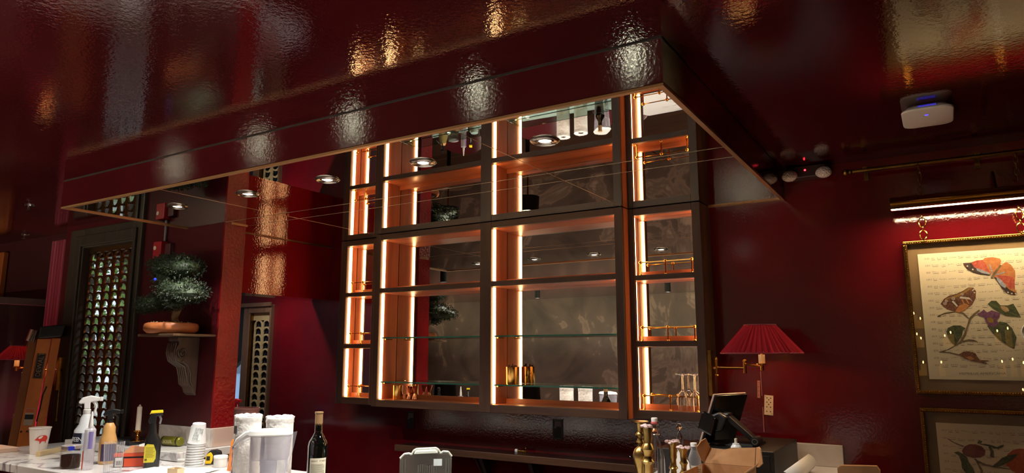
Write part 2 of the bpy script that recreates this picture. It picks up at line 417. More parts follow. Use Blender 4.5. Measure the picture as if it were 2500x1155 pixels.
SEAM = P('seam_metal', (176, 152, 132), .35, 1.0)
for y in (2.413, 2.555): MB().box(-3.335, CX1 - tr - .001, y - .0008, y + .0008, ZB - .0008, ZB - .0001).build('seam_strip', SEAM, cn)
for x, ye in ((-2.905, YW - .01), (-1.305, 3.155)): MB().box(x - .0008, x + .0008, CY0 + tr + .001, ye if x > -2 else 3.15, ZB - .0008, ZB - .0001).build('seam_strip', SEAM, cn)
MB().box(CX0 + .001, CX1 - .001, CY0 - .0012, CY0 - .0002, ZC - .004, ZC - .0002).build('gap_shade_strip', BLACKM, cn)  # black strip on the fascia, painted as the shade of a ceiling gap
MB().box(CX1 + .0002, CX1 + .0012, CY0, YW - .002, ZC - .003, ZC - .0002).build('gap_shade_strip', BLACKM, cn)

# recessed downlights in the mirror
RINGM = P('nickel_ring', (150, 140, 128), 0.25, 1.0)
for i, x in enumerate((-1.104, -1.631, -2.137, -2.640, -3.166)):
    lab = ['nearest the right corner', 'second from the right corner', 'in the middle of the row', 'second from the left end', 'last at the left end'][i]
    t = thing('downlight', 'round recessed downlight in the mirrored canopy, ' + lab, 'downlight', (x, 2.018, ZB), group='downlights in the mirrored canopy')
    m = MB(); m.lathe([(.022, -.001), (.028, -.006), (.031, -.002), (.040, -.004), (.044, -.008), (.050, -.003), (.052, .002)], 32, (x, 2.018, ZB), cap=False)
    m.build('ring', RINGM, t, smooth=True)
    MB().lathe([(.052, -.0012), (.0225, -.0012)], 32, (x, 2.018, ZB), cap=False).build('baffle', BLACK, t)
    MB().lathe([(.0001, -.0016), (.021, -.0016)], 24, (x, 2.018, ZB), cap=False).build('lens', LAMPW, t)
    light('downlight_lamp', 'SPOT', (x, 2.018, ZB - .012), 46, (1, .95, .88), parent=t, spot_size=math.radians(118), spot_blend=0.7, shadow_soft_size=.02)

# ------------------------------------------------------------------ lit shelving
FY, SY, MY, MYS = 3.16, 3.24, 3.33, 3.333
sh = thing('lit_shelving', 'walnut back bar shelving with mirror backs and warm light strips', 'shelving', (-2.1, YW, 1.345))
ZT, ZL, O0, O1, MR0, MR1 = ZB - .003, 1.345, 1.385, 2.329, 2.008, 2.036
def frame(name, m, mat): return m.build(name, mat, sh, bevel=0.0015)
# uprights of the front frames
for x0, x1 in ((-2.905, -2.866), (-2.140, -2.069), (-1.344, -1.303)):
    frame('upright', MB().box(x0, x1, FY, FY + .022, ZL, ZT), WV)
for x0, x1 in ((-3.275, -3.222), (-3.000, -2.905), (-1.303, -1.277), (-.981, -.940)):
    frame('upright', MB().box(x0, x1, SY, SY + .022, ZL, ZT), WV)
for x0, x1 in ((-2.866, -2.140), (-2.069, -1.344)):
    for z0, z1 in ((ZL, O0), (MR0, MR1), (O1, ZT)):
        frame('rail', MB().box(x0, x1, FY + .0008, FY + .021, z0, z1), WH)
for x0, x1 in ((-3.222, -3.000), (-1.277, -.981)):
    for z0, z1 in ((ZL, O0), (1.683, 1.710), (2.004, 2.030), (O1, ZT)):
        frame('rail', MB().box(x0, x1, SY + .0008, SY + .021, z0, z1), WH)
# outer and dividing sides
MB().box(-.962, -.940, SY + .022, YW, ZL, ZT).build('side_panel', WV, sh)
MB().box(-3.275, -3.253, SY + .022, YW, ZL, ZT).build('side_panel', WV, sh)
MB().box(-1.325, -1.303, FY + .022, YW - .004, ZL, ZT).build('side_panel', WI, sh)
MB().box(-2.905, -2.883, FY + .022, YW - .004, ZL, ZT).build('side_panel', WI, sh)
# bay linings
BAYS = [(-2.866, -2.140, FY, MY, [(O0, MR0), (MR1, O1)]), (-2.069, -1.344, FY, MY, [(O0, MR0), (MR1, O1)]),
        (-3.222, -3.000, SY, MYS, [(O0, 1.683), (1.710, 2.004), (2.030, O1)]), (-1.277, -.981, SY, MYS, [(O0, 1.683), (1.710, 2.004), (2.030, O1)])]
for bi, (x0, x1, y, my, op) in enumerate(BAYS):
    lx = .012 if bi != 3 else .006; sh_x = 0 if bi != 3 else .012
    for z0, z1 in op:
        for sx, xi in ((-1, x0), (1, x1)):
            a, b = (xi - lx, xi) if sx < 0 else (xi, xi + lx)
            a += sh_x * sx; b += sh_x * sx
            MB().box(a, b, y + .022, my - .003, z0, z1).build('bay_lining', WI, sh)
            a, b = (xi, xi + .008) if sx < 0 else (xi - .008, xi)
            if bi == 3: a, b = a + .0118 * sx, b + .0118 * sx
            MB().box(a, b, y + .0225, y + .038, z0 + .004, z1 - .004).build('light_strip', LED, sh)
        MB().box(x0 - sh_x, x1 + sh_x, my, my + .004, z0, z1).build('mirror_back', MIRROR, sh)
        MB().box(x0 - sh_x, x1 + sh_x, y + .021, my - .001, z1, z1 + .012).build('bay_top', WIH, sh)
        MB().box(x0 - sh_x, x1 + sh_x, y + .021, my - .001, z0 - .012, z0).build('bay_floor', WIH, sh)
        MB().box(x0 + .001 - sh_x, x1 - .001 + sh_x, my - .012, my - .001, z0, z0 + .024).build('back_lip', WIH, sh)
    MB().box(x0 - .015, x1 + .015, my + .0045, my + .006, ZL, ZT).build('back_board', BLACKM, sh)
MB().box(-3.253, -.962, 3.33, YW - .006, ZL, ZL + .018).build('bottom_board', WH, sh)
MB().box(-2.883, -1.325, FY + .022, 3.33, ZL, ZL + .018).build('bottom_board', WH, sh)
GE = P('glass_edge_green', (60, 120, 104), 0.1, **{'Transmission Weight': 0.3})
for x0, x1 in ((-2.860, -2.146), (-2.063, -1.350)):
    for z in (1.738, 1.4815):
        gl = MB().box(x0, x1, FY + .026, MY - .006, z, z + .008).build('glass_shelf', GLASSG, sh)
        MB().box(x0, x1, FY + .0245, FY + .0262, z, z + .008).build('polished_edge', GE, gl)
        for xx in (x0 + .002, x1 - .010):
            MB().box(xx, xx + .008, FY + .05, FY + .11, z - .006, z - .001).build('shelf_clip', BRASS, sh)
# gallery rails of the narrow bays
for (x0, x1, zz) in [(a, b, z) for a, b in ((-3.222, -3.000), (-1.277, -.981)) for z in (O0, 1.710, 2.030)]:
    yy = SY + .036
    rl = MB().tube([(x0 + .012, yy, zz + .066), (x1 - .012, yy, zz + .066)], .0028, 8).build('gallery_rail', BRASS, sh, smooth=True)
    for xx in (x0 + .018, (x0 + x1) / 2, x1 - .018):
        m = MB().tube([(xx, yy, zz), (xx, yy, zz + .064)], .0036, 8); m.sphere((xx, yy, zz + .066), .0088, 12); m.lathe([(.008, 0), (.0075, .003), (.004, .007)], 12, (xx, yy, zz))
        m.build('gallery_post', BRASS, rl, smooth=True)

t = thing('passage_fill_light', 'added fill light in the passage ceiling behind the red column', 'downlight', (-3.85, 3.0, 2.30))  # unseen light added to brighten the passage and scalloped door
MB().lathe([(.045, 0), (.045, -.004), (.034, -.006)], 24, (-3.85, 2.95, 2.2995), cap=False).build('ring', WHITEP, t, smooth=True)
MB().lathe([(.0001, -.003), (.034, -.003)], 20, (-3.85, 2.95, 2.2995), cap=False).build('lens', LAMPW, t)
light('passage_fill_lamp', 'SPOT', (-3.85, 2.95, 2.285), 26, (.9, .95, 1), parent=t, spot_size=math.radians(150), spot_blend=.6, shadow_soft_size=.03)
# ------------------------------------------------------------------ bar counters
BZ, RZ = 1.12, 1.17
bar = thing('front_bar', 'long front bar with white veined marble top and red panelled face', 'bar counter', (-2.8, 2.05, 0))
MB().prism([(-4.62, 1.75), (-3.3, 1.745), (-2.2, 1.66), (-1.95, 1.28), (-1.085, 1.28), (-1.085, 2.35), (-4.62, 2.35)], BZ - .04, BZ, 'XY').build('marble_top', MARB, bar, bevel=.004)
MB().box(-4.58, -1.09, 1.79, 2.30, 0, BZ - .04).build('bar_body', P('red_panel', (120, 14, 20), .3), bar)
rb = thing('side_bar', 'short side bar with marble top carrying the register and box', 'bar counter', (-.74, 2.7, 0))
MB().box(-1.08, -.405, 1.28, YW - .001, RZ - .04, RZ).build('marble_top', MARB, rb, bevel=.004)
MB().box(-1.04, -.46, 1.32, YW - .001, 0, RZ - .04).build('bar_body', P('red_panel', (120, 14, 20), .3), rb)
fl = thing('marble_flap', 'raised marble slab lying beside the red column', 'counter slab', (-3.7, 2.3, BZ))
MB().prism([(-4.35, 2.2), (-3.295, 2.2), (-3.295, 2.565), (-3.338, 2.565), (-3.338, 2.415), (-4.35, 2.415)], BZ + .003, 1.165, 'XY').build('slab', MARB, fl, bevel=.003)
up = thing('marble_upstand', 'pinkish veined marble upstand wrapping the foot of the red column', 'upstand', (-3.5, 2.4, 1.166))
MB().box(-3.765, -3.316, 2.395, 2.418, 1.166, 1.262).build('front_slab', MARBR, up, bevel=.002)
MB().box(-3.337, -3.316, 2.4185, 2.556, 1.166, 1.262).build('return_slab', P('pink_marble', (196, 170, 156), .25), up, bevel=.002)
ur = tag(box(-1.0, -.414, 3.378, YW - .002, RZ + .0005, 1.262).build('marble_upstand', MARBR, bevel=.002), 'white marble upstand with dark veins behind the register', 'upstand')
# wall ledge under the shelving
lg = thing('wall_ledge', 'walnut edged ledge along the back wall below the shelving', 'ledge', (-1.9, YW, 1.09))
MB().box(-2.78, -1.10, 3.235, 3.255, 1.094, 1.130).build('front_edge', WH, lg, bevel=.002)
MB().box(-2.78, -1.10, 3.255, YW - .001, 1.108, 1.126).build('ledge_top', P('dark_ledge', (38, 22, 20), .3), lg)
for xx in (-2.24, -1.93, -1.40):
    MB().prism([(3.39, 1.107), (3.29, 1.107), (3.37, 0.98), (3.39, 0.96)], xx, xx + .022, 'YZ').build('bracket', WD, lg)
for i, xx in enumerate((-2.26, -1.88)):
    t = thing('wall_pipe', ['thin grey pipe bending down under the left of the ledge', 'dark pipe under the middle of the ledge'][i], 'pipe', (xx, 3.38, .6))
    MB().tube([(xx - .05, 3.385, 1.07), (xx - .03, 3.37, 1.05), (xx, 3.37, 1.0), (xx, 3.37, .6)], .008, 8).build('pipe', P('grey_pipe', (70, 62, 60), .4), t, smooth=True)
    MB().lathe([(.014, 0), (.014, .018)], 12, (xx - .05, 3.385, 1.062)).build('elbow', P('grey_pipe', (70, 62, 60), .4), t)
tp = thing('brass_valve', 'small brass valve with a lever standing up from the ledge', 'valve', (-2.0, 3.36, 1.126))
MB().tube([(-2.02, 3.36, 1.133), (-1.97, 3.36, 1.133)], .006, 10).build('body', BRASS, tp, smooth=True)
m = MB(); m.sphere((-1.965, 3.355, 1.148), .009, 10, (.6, 1, 1.1)); m.sphere((-1.965, 3.355, 1.128), .008, 10, (.6, 1, 1)); m.tube([(-1.965, 3.355, 1.128), (-1.965, 3.355, 1.150)], .003, 6)
m.build('lever', BRASS, tp, smooth=True)
MB().tube([(-2.035, 3.36, 1.133), (-2.02, 3.36, 1.133)], .009, 8).build('nut', WHITEP, tp)
hk = thing('cable_clip', 'tiny metal clip on the wall above the right end of the ledge', 'clip', (-1.35, 3.385, 1.127))
MB().tube([(-1.39, 3.39, 1.147), (-1.372, 3.385, 1.137), (-1.39, 3.39, 1.127)], .0018, 6).build('fork', CHROME, hk)
MB().tube([(-1.372, 3.385, 1.137), (-1.32, 3.39, 1.136)], .0015, 6).build('wire', CHROME, hk)
for i, xx in enumerate((-2.80, -1.795)):
    t = thing('wall_box', ['open electrical box in the wall under the left shelves', 'open electrical box in the wall under the right shelves'][i], 'electrical box', (xx, YW, 1.20))
    m = MB(); w = .03; z0, z1 = 1.203, 1.305
    m.box(xx - w, xx + w, YW - .004, YW - .0005, z0, z0 + .006); m.box(xx - w, xx + w, YW - .004, YW - .0005, z1 - .006, z1)
    m.box(xx - w, xx - w + .006, YW - .004, YW - .0005, z0, z1); m.box(xx + w - .006, xx + w, YW - .004, YW - .0005, z0, z1)
    m.build('rim', BLACK, t)
    MB().box(xx - w + .006, xx + w - .006, YW - .0015, YW - .0005, z0 + .006, z1 - .006).build('backplate', BLACKM, t)
    m = MB().box(xx - .018, xx + .02, YW - .003, YW - .0015, z1 - .038, z1 - .010); m.box(xx - .022, xx - .008, YW - .003, YW - .0015, z1 - .048, z1 - .036)
    m.build('torn_tape', P('grey_tape', (96, 84, 80), .5), t)

# ------------------------------------------------------------------ wall lamp by the shelves
def pleated_shade(parent, c, r0, r1, h, mat, n=44, drop=0.0):
    """coolie shade with real pleats: ring radius wobbles round the circle"""
    R = random.Random(3); N_ = n * 6; vs = []; fs = []
    ph = [R.uniform(-.35, .35) for _ in range(n)]
    for k in range(5):
        t = k / 4; r = r0 + (r1 - r0) * t; z = h * (1 - t)
        for i in range(N_):
            a = 2 * PI * i / N_; w = math.sin(2 * PI * i / 6 + ph[i // 6] * 1.5) * (0.0056 + .0005 * math.sin(i * .7)) * (.35 + .65 * t)
            vs.append((c[0] + (r + w) * math.cos(a), c[1] + (r + w) * math.sin(a), c[2] + z))
    for k in range(4):
        for i in range(N_):
            j = (i + 1) % N_; fs.append((k * N_ + i, k * N_ + j, (k + 1) * N_ + j, (k + 1) * N_ + i))
    sh_ = MB().add(vs, fs).build('lamp_shade', mat, parent, smooth=True)
    m = MB(); m.tube([(c[0] + r0 * math.cos(2 * PI * i / 40), c[1] + r0 * math.sin(2 * PI * i / 40), c[2] + h) for i in range(40)], .0035, 6, closed=True)
    m.tube([(c[0] + r1 * math.cos(2 * PI * i / 48), c[1] + r1 * math.sin(2 * PI * i / 48), c[2]) for i in range(48)], .0035, 6, closed=True)
    m.build('trim_band', P('shade_braid', (150, 56, 66), .7), sh_, smooth=True)
    m = MB(); m.lathe([(r1 - .006, .001), (r0 - .004, h - .002)], 48, c, cap=False)
    m.build('shade_lining', shade_cloth('cream_lining', (226, 196, 150), .3), sh_, smooth=True)
    return sh_
SHRED = shade_cloth('red_pleated_silk', (170, 46, 62), .12)
def swing_lamp(name, label, base, dx, mat=BRASS, rr=.165):
    x, y, z = base
    t = thing(name, label, 'wall lamp', (x, y, z))
    s = 1 if dx > 0 else -1
    MB().box(x - .02, x, y - .022, y + .022, z - .13, z + .075).build('wall_plate', BRASSD, t, bevel=.003)
    MB().tube([(x - .005, y, z - .12), (x - .002, y, z - .32)], .006, 8).build('cord_cover', BRASSD, t, smooth=True)
    m = MB(); m.tube([(x, y, z - .005), (x + s * .015, y, z - .005)], .007, 8); m.tube([(x + s * .017, y, z - .035), (x + s * .017, y, z + .035)], .0075, 10)
    m.lathe([(.010, 0), (.011, .004), (.006, .010)], 12, (x + s * .017, y, z + .034)); m.lathe([(.006, -.008), (.011, -.003), (.010, 0)], 12, (x + s * .017, y, z - .034))
    m.build('bracket', mat, t, smooth=True)
    e = (x + s * .155, y - .05, z - .003)
    MB().tube([(x + s * .02, y, z - .003), e], .0055, 8).build('inner_arm', mat, t, smooth=True)
    m = MB().tube([(e[0], e[1], z - .022), (e[0], e[1], z + .026)], .0075, 10); m.lathe([(.010, 0), (.011, .004), (.006, .009)], 12, (e[0], e[1], z + .026)); m.lathe([(.010, -.003), (.010, 0)], 12, (e[0], e[1], z - .022))
    m.build('elbow', mat, t, smooth=True)
    q = (x + s * .250, y - .15, z + .006)
    MB().tube([(e[0], e[1], z + .013), q], .0055, 8).build('outer_arm', mat, t, smooth=True)
    m = MB().lathe([(.008, -.016), (.008, .004), (.024, .010), (.024, .013), (.009, .014)], 16, q); m.build('socket_cup', mat, t, smooth=True)
    MB().lathe([(.0135, .014), (.0135, .050)], 16, q).build('candle_sleeve', P('cream_sleeve', (232, 214, 176), .5), t)
    c = (q[0], q[1], z + .062)
    pleated_shade(t, c, .064 * rr / .165, rr, .118 * rr / .165, SHRED)
    m = MB()
    for k in range(4):
        a = k * PI / 2 + .5; m.tube([(c[0], c[1], c[2] - .004), (c[0] + .022 * math.cos(a), c[1] + .022 * math.sin(a), c[2] + .006)], .0018, 5)
        m.tube([(c[0] + .022 * math.cos(a), c[1] + .022 * math.sin(a), c[2] + .006), (c[0] + .06 * math.cos(a), c[1] + .06 * math.sin(a), c[2] + .112)], .0012, 5)
    m.build('shade_carrier', mat, t)
    MB().sphere((c[0], c[1], c[2] + .045), .017, 12, (1, 1, 1.3)).build('bulb', emis('bulb_warm', (1, .66, .34), 45), t, smooth=True)
    light('bulb_light', 'POINT', (c[0], c[1], c[2] + .045), 10.0, (1, .60, .32), parent=t, shadow_soft_size=.02)
    m = MB().tube([(c[0] + .012, c[1] + .1, z - .02), (c[0] + .012, c[1] + .1, z - .021)], .001, 4)
    return t
swing_lamp('swing_arm_lamp', 'brass swing arm wall lamp with red pleated shade beside the shelves', (-.920, 3.27, 1.590), 1)
t = thing('pull_strip', 'thin clear strip hanging on the red wall above the pale card', 'strip', (-.735, 3.395, 1.30))
MB().box(-.7375, -.7345, 3.390, 3.393, 1.30, 1.41).build('lower_strip', P('clear_tape', (170, 110, 110), .2), t)
MB().box(-.7375, -.735, 3.390, 3.393, 1.46, 1.57).build('upper_strip', P('clear_tape', (170, 110, 110), .2), t)
t = thing('playing_card', 'pale playing card with black clubs stuck on the red wall', 'playing card', (-.713, 3.396, 1.375))
t.rotation_euler = (0, math.radians(4), 0)
MB().box(-.0195, .0195, -.001, .001, 0, .088).build('card', P('card_cream', (222, 196, 160), .5), t, world=False, bevel=.0009)
INK = P('print_ink', (26, 20, 22), .7)
m = MB()
def club(m, x, z, s, y=-.0016):
    for a, b in ((0, .45), (-.4, -.1), (.4, -.1)):
        m.prism([(x + s * (a + .36 * math.cos(k * PI / 4)), z + s * (b + .36 * math.sin(k * PI / 4))) for k in range(8)], y, y + .0005)
    m.prism([(x - s * .1, z), (x + s * .1, z), (x + s * .22, z - s * .85), (x - s * .22, z - s * .85)], y, y + .0005)
for x, z in ((-.008, .076), (.008, .076), (-.008, .057), (.008, .057), (0, .0475), (-.008, .036), (.008, .036), (-.008, .016), (.008, .016), (0, .068)): club(m, x, z, .0042)
m.build('club_pips', INK, t, world=False)
text('index_number', '10', .007, INK, t, (-.0185, -.0012, .080)); text('index_number', '10', .007, INK, t, (.0185, -.0012, .008), (PI / 2, PI, 0))
t = thing('playing_card', 'narrow faded card on the wall just below the lamp', 'playing card', (-.752, 3.395, 1.450))
t.rotation_euler = (0, math.radians(3), 0)
MB().box(-.006, .006, -.001, .001, 0, .078).build('card', P('card_faded', (176, 110, 92), .5), t, world=False)
m = MB()
for k in range(4): club(m, 0, .012 + k * .019, .0030)
m.build('club_pips', P('faded_ink', (90, 26, 30), .6), t, world=False)

# ------------------------------------------------------------------ pictures, rod, chains, picture light
def picture(name, label, x0, x1, z0, z1, lean=0):
    t = thing(name, label, 'picture', ((x0 + x1) / 2, YW, z0))
    yf = 3.372
    w = .016
    m = MB(); m.box(x0, x1, yf, YW - .004, z1 - w, z1); m.box(x0, x1, yf, YW - .004, z0, z0 + w); m.box(x0, x0 + w, yf, YW - .004, z0 + w, z1 - w); m.box(x1 - w, x1, yf, YW - .004, z0 + w, z1 - w)
    fr = m.build('frame', BRASSD, t, bevel=.003)
    m = MB()
    n = int((x1 - x0) / .0088); k2 = int((z1 - z0) / .0088)
    for i in range(n + 1):
        for z in (z0 + .010, z1 - .010): m.sphere((x0 + .004 + i * (x1 - x0 - .008) / n, yf - .0005, z), .0032, 6)
    for i in range(1, k2):
        for x in (x0 + .010, x1 - .010): m.sphere((x, yf - .0005, z0 + i * (z1 - z0) / k2), .0032, 6)
    tag(m.build('beading', GOLD, fr, smooth=True), kind='stuff')
    MB().box(x0 + w, x1 - w, 3.388, 3.392, z0 + w, z1 - w).build('mat_board', P('olive_mat', (132, 106, 68), .75), t)
    MB().box(x0 + w, x1 - w, 3.3775, 3.3795, z0 + w, z1 - w).build('picture_glass', PANE, t)
    return t
PY = 3.3855
def flat(poly, mat, parent, name, lift=0):
    y = PY - .0004 - .0003 * lift
    return MB().prism(poly, y - .0002, y).build(name, mat, parent)
def staves(parent, x0, x1, zs, seed):
    R = random.Random(seed); m = MB()
    for z in zs:
        y = PY - .0003
        for k in range(4):
            x = x0 + .006 + k * .0045 + R.uniform(-.001, .001)
            m.prism([(x, z - .003), (x + .0012, z - .002), (x + .0025, z + .005), (x + .0014, z + .005)], y - .0002, y)
        x = x0 + .030
        while x < x1:
            n = R.choice((3, 4, 5)); s = R.uniform(-.12, .16); z_ = z + R.uniform(-.002, .002)
            for i in range(n):
                xx = x + i * .0052; zz = z_ + s * i * .0052; h = R.uniform(.0015, .0045)
                m.box(xx, xx + .0011, y - .0002, y, zz, zz + h); m.box(xx - .0008, xx + .0011, y - .0002, y, zz, zz + .0013)
            L_ = n * .0052
            if R.random() < .75:
                zz = z_ - .0055
                m.prism([(x, zz), (x + L_ * .8, zz + s * L_ * .5), (x + L_ * .8, zz + .0014 + s * L_ * .5), (x, zz + .0014)], y - .0002, y)
            x += L_ + R.uniform(.004, .009)
    tag(m.build('music_notes', P('sepia_ink', (96, 78, 56), .8), parent), kind='stuff')
p1 = picture('framed_butterfly_print', 'gilt framed print of two butterflies and a flower under the picture light', -.120, .540, 1.487, 2.119)
ppr = MB().box(-.069, .487, PY, PY + .001, 1.547, 2.063).build('paper', P('aged_paper', (240, 226, 190), .85), p1)
staves(ppr, -.050, .47, [2.040 - .0292 * k for k in range(16)], 4)
def cc(c, c2, sc=60): return P('print_%d_%d_%d' % c, c, .8, col2=c2, scale=sc, dist=1.5)
OR_ = cc((186, 112, 58), (204, 140, 82)); RD_ = cc((176, 70, 54), (206, 112, 84)); DK_ = cc((58, 44, 40), (84, 66, 56)); BR_ = cc((86, 50, 38), (140, 92, 66), 90)
GR_ = cc((62, 72, 44), (98, 104, 62)); YL_ = cc((176, 144, 66), (150, 112, 48)); PU_ = cc((104, 56, 92), (146, 96, 128)); ST_ = cc((112, 94, 66), (136, 116, 82)); BLU_ = cc((140, 146, 158), (176, 180, 186)); WH_ = P('print_white', (224, 218, 204), .8)
wingA = [(0.0886, 2.0147), (0.1155, 2.0159), (0.1379, 2.023), (0.1571, 2.0232), (0.165, 2.0313), (0.1912, 2.0323), (0.214, 2.025), (0.2179, 2.0161), (0.2125, 1.9965), (0.1903, 1.9722), (0.1774, 1.9601), (0.1517, 1.9645), (0.1213, 1.9734), (0.1009, 1.9892), (0.0911, 2.0014)]
wingAred = [(0.1166, 2.0143), (0.1379, 2.023), (0.1571, 2.0232), (0.1652, 2.0082), (0.1759, 1.9702), (0.1486, 1.9833), (0.1258, 1.9963)]
wingAdark = [(0.0886, 2.0147), (0.1166, 2.0143), (0.1258, 1.9963), (0.1484, 1.9805), (0.1779, 1.9658), (0.175, 1.9602), (0.1469, 1.9647), (0.1213, 1.9734), (0.1009, 1.9892)]
wingB = [(0.1895, 1.9637), (0.2137, 1.9964), (0.2336, 2.0108), (0.2485, 1.997), (0.2589, 1.9737), (0.2582, 1.9541), (0.2532, 1.9262), (0.2519, 1.9011), (0.2571, 1.8841), (0.2485, 1.8775), (0.2262, 1.884), (0.2097, 1.9059), (0.1962, 1.9349), (0.1862, 1.9539)]
wingBred = [(0.1959, 1.9576), (0.2215, 1.9562), (0.2508, 1.9489), (0.2532, 1.9262), (0.2508, 1.9011), (0.2373, 1.9046), (0.2147, 1.9339)]
wingBdark = [(0.1884, 1.9524), (0.1975, 1.949), (0.2136, 1.9226), (0.2345, 1.8991), (0.2571, 1.8841), (0.2485, 1.8775), (0.2262, 1.884), (0.2097, 1.9059), (0.1962, 1.9349)]
body = [(0.1764, 1.9502), (0.1851, 1.9668), (0.2141, 2.0007), (0.2171, 1.9962), (0.1941, 1.9634), (0.1822, 1.9484)]
moth = [(-0.0037, 1.8517), (0.0093, 1.8716), (0.0304, 1.8853), (0.053, 1.8901), (0.0785, 1.902), (0.0991, 1.9154), (0.1158, 1.9132), (0.1229, 1.8985), (0.1191, 1.8701), (0.1048, 1.8449), (0.079, 1.8258), (0.0539, 1.8179), (0.03, 1.8244), (0.0088, 1.8367)]
mothgold = [(0.0085, 1.8629), (0.0195, 1.8741), (0.0526, 1.8858), (0.0781, 1.8977), (0.0989, 1.9126), (0.1108, 1.9106), (0.1005, 1.9039), (0.0798, 1.8889), (0.0517, 1.8757), (0.0241, 1.871)]
mothbase = [(0.0443, 1.8196), (0.0586, 1.8149), (0.0787, 1.8229), (0.095, 1.8424), (0.0813, 1.8515), (0.0611, 1.8436)]
stem = [(-0.0216, 1.6583), (0.0064, 1.6677), (0.0293, 1.6832), (0.0494, 1.6987), (0.0652, 1.7266), (0.0786, 1.7576), (0.0896, 1.7917), (0.1071, 1.81), (0.1269, 1.825), (0.1289, 1.8187), (0.1118, 1.8036), (0.0972, 1.7884), (0.0839, 1.7575), (0.0729, 1.7234), (0.0571, 1.6955), (0.0344, 1.6801), (0.0088, 1.6645), (-0.0205, 1.6551)]
stem2 = [(-0.0173, 1.804), (0.0084, 1.8161), (0.0468, 1.8213), (0.073, 1.8142), (0.0896, 1.7917), (0.0867, 1.7887), (0.0698, 1.808), (0.0464, 1.8165), (0.0107, 1.8112), (-0.0162, 1.8008)]
stem3 = [(0.0576, 1.7017), (0.082, 1.7071), (0.1001, 1.7044), (0.1125, 1.6966), (0.0969, 1.6983), (0.0787, 1.7), (0.0597, 1.6955)]
leafA = [(0.007, 1.7368), (0.0139, 1.7541), (0.0336, 1.7632), (0.0577, 1.7627), (0.074, 1.7514), (0.0639, 1.7422), (0.0596, 1.7235), (0.047, 1.7018), (0.032, 1.6832), (0.0196, 1.6958), (0.0105, 1.7147)]
leafB = [(0.1468, 1.7594), (0.1677, 1.762), (0.1894, 1.7754), (0.2117, 1.7703), (0.2273, 1.7487), (0.2388, 1.7122), (0.2272, 1.6701), (0.2106, 1.6792), (0.1826, 1.7037), (0.1645, 1.7283)]
leafC = [(0.1573, 1.8459), (0.1702, 1.8581), (0.1865, 1.8575), (0.1987, 1.8388), (0.2218, 1.838), (0.2407, 1.8443), (0.2481, 1.8259), (0.2604, 1.7896), (0.2403, 1.7929), (0.2132, 1.7964), (0.185, 1.8168), (0.1721, 1.8284)]
flower = [(0.1173, 1.8066), (0.1283, 1.8125), (0.1425, 1.8245), (0.1517, 1.8118), (0.168, 1.8206), (0.195, 1.8075), (0.191, 1.7922), (0.1796, 1.7802), (0.1861, 1.7678), (0.1668, 1.7528), (0.152, 1.7593), (0.1434, 1.778), (0.1398, 1.7951), (0.1246, 1.8002)]
flowerc = [(0.1497, 1.7902), (0.1628, 1.793), (0.1722, 1.7835), (0.1685, 1.7712), (0.1557, 1.7715), (0.1501, 1.7809)]
caterp = [(0.0394, 1.6458), (0.0591, 1.6582), (0.0777, 1.6597), (0.098, 1.652), (0.1044, 1.6367), (0.1111, 1.6245), (0.1446, 1.6246), (0.1234, 1.6184), (0.1404, 1.607), (0.1102, 1.6153), (0.0821, 1.6212), (0.0619, 1.6304)]
twig = [(-0.0271, 1.6583), (0.0108, 1.6567), (0.0422, 1.6474), (0.0417, 1.6427), (0.0104, 1.652), (-0.0246, 1.6551)]
F = lambda poly, mat, nm, l=0: flat(poly, mat, ppr, nm, l)
F(wingA, OR_, 'butterfly_wing'); F(wingB, OR_, 'butterfly_wing'); F(wingAred, RD_, 'wing_patch', 1); F(wingBred, RD_, 'wing_patch', 1); F(wingAdark, DK_, 'wing_border', 2); F(wingBdark, DK_, 'wing_border', 2); F(body, ST_, 'butterfly_body', 3)
for q in ([(0.132, 1.992), (0.150, 1.984), (0.174, 1.970), (0.176, 1.963), (0.150, 1.970), (0.134, 1.982)], [(0.196, 1.953), (0.212, 1.938), (0.224, 1.914), (0.221, 1.906), (0.206, 1.918), (0.197, 1.940)], [(0.176, 2.008), (0.181, 2.001), (0.186, 1.970), (0.182, 1.968)], [(0.194, 1.963), (0.225, 1.972), (0.226, 1.968), (0.196, 1.959)]): F(q, BLU_, 'wing_streak', 3)
def dot(x, z, r, mat, nm, l, n=10, e=1.0): F([(x + r * math.cos(2 * PI * k / n), z + r * e * math.sin(2 * PI * k / n)) for k in range(n)], mat, nm, l)
for x, z in ((.103, 2.002), (.120, 1.987), (.228, 1.889), (.240, 1.884), (.252, 1.883)): dot(x, z, .0028, WH_, 'wing_spot', 3)
F(moth, BR_, 'moth_wing'); F(mothgold, YL_, 'moth_edge', 1); F(mothbase, OR_, 'moth_base', 1)
for x, z, r in ((.012, 1.853, .006), (.018, 1.863, .005), (.043, 1.872, .006), (.075, 1.888, .005)): dot(x, z, r, WH_, 'moth_eye', 2); dot(x, z, r * .7, BR_, 'moth_eye', 3); dot(x, z, r * .3, WH_, 'moth_eye', 4)
for q in ([(0.036, 1.860), (0.052, 1.838), (0.056, 1.842), (0.042, 1.864)], [(0.064, 1.872), (0.100, 1.866), (0.108, 1.858), (0.098, 1.874), (0.068, 1.880)], [(0.070, 1.866), (0.078, 1.842), (0.082, 1.844), (0.075, 1.868)], [(0.084, 1.868), (0.092, 1.848), (0.096, 1.850), (0.089, 1.870)]): F(q, WH_ if q[0][0] < .066 else OR_, 'moth_stripe', 2)
for x, z in ((.112, 1.902), (.117, 1.893), (.116, 1.906)): dot(x, z, .0026, WH_, 'moth_spot', 2)
F(stem, ST_, 'stem'); F(stem2, ST_, 'stem'); F(stem3, ST_, 'stem'); F(twig, ST_, 'stem'); F(leafA, GR_, 'printed_leaf', 1); F(leafB, GR_, 'printed_leaf', 1); F(leafC, GR_, 'printed_leaf', 1)
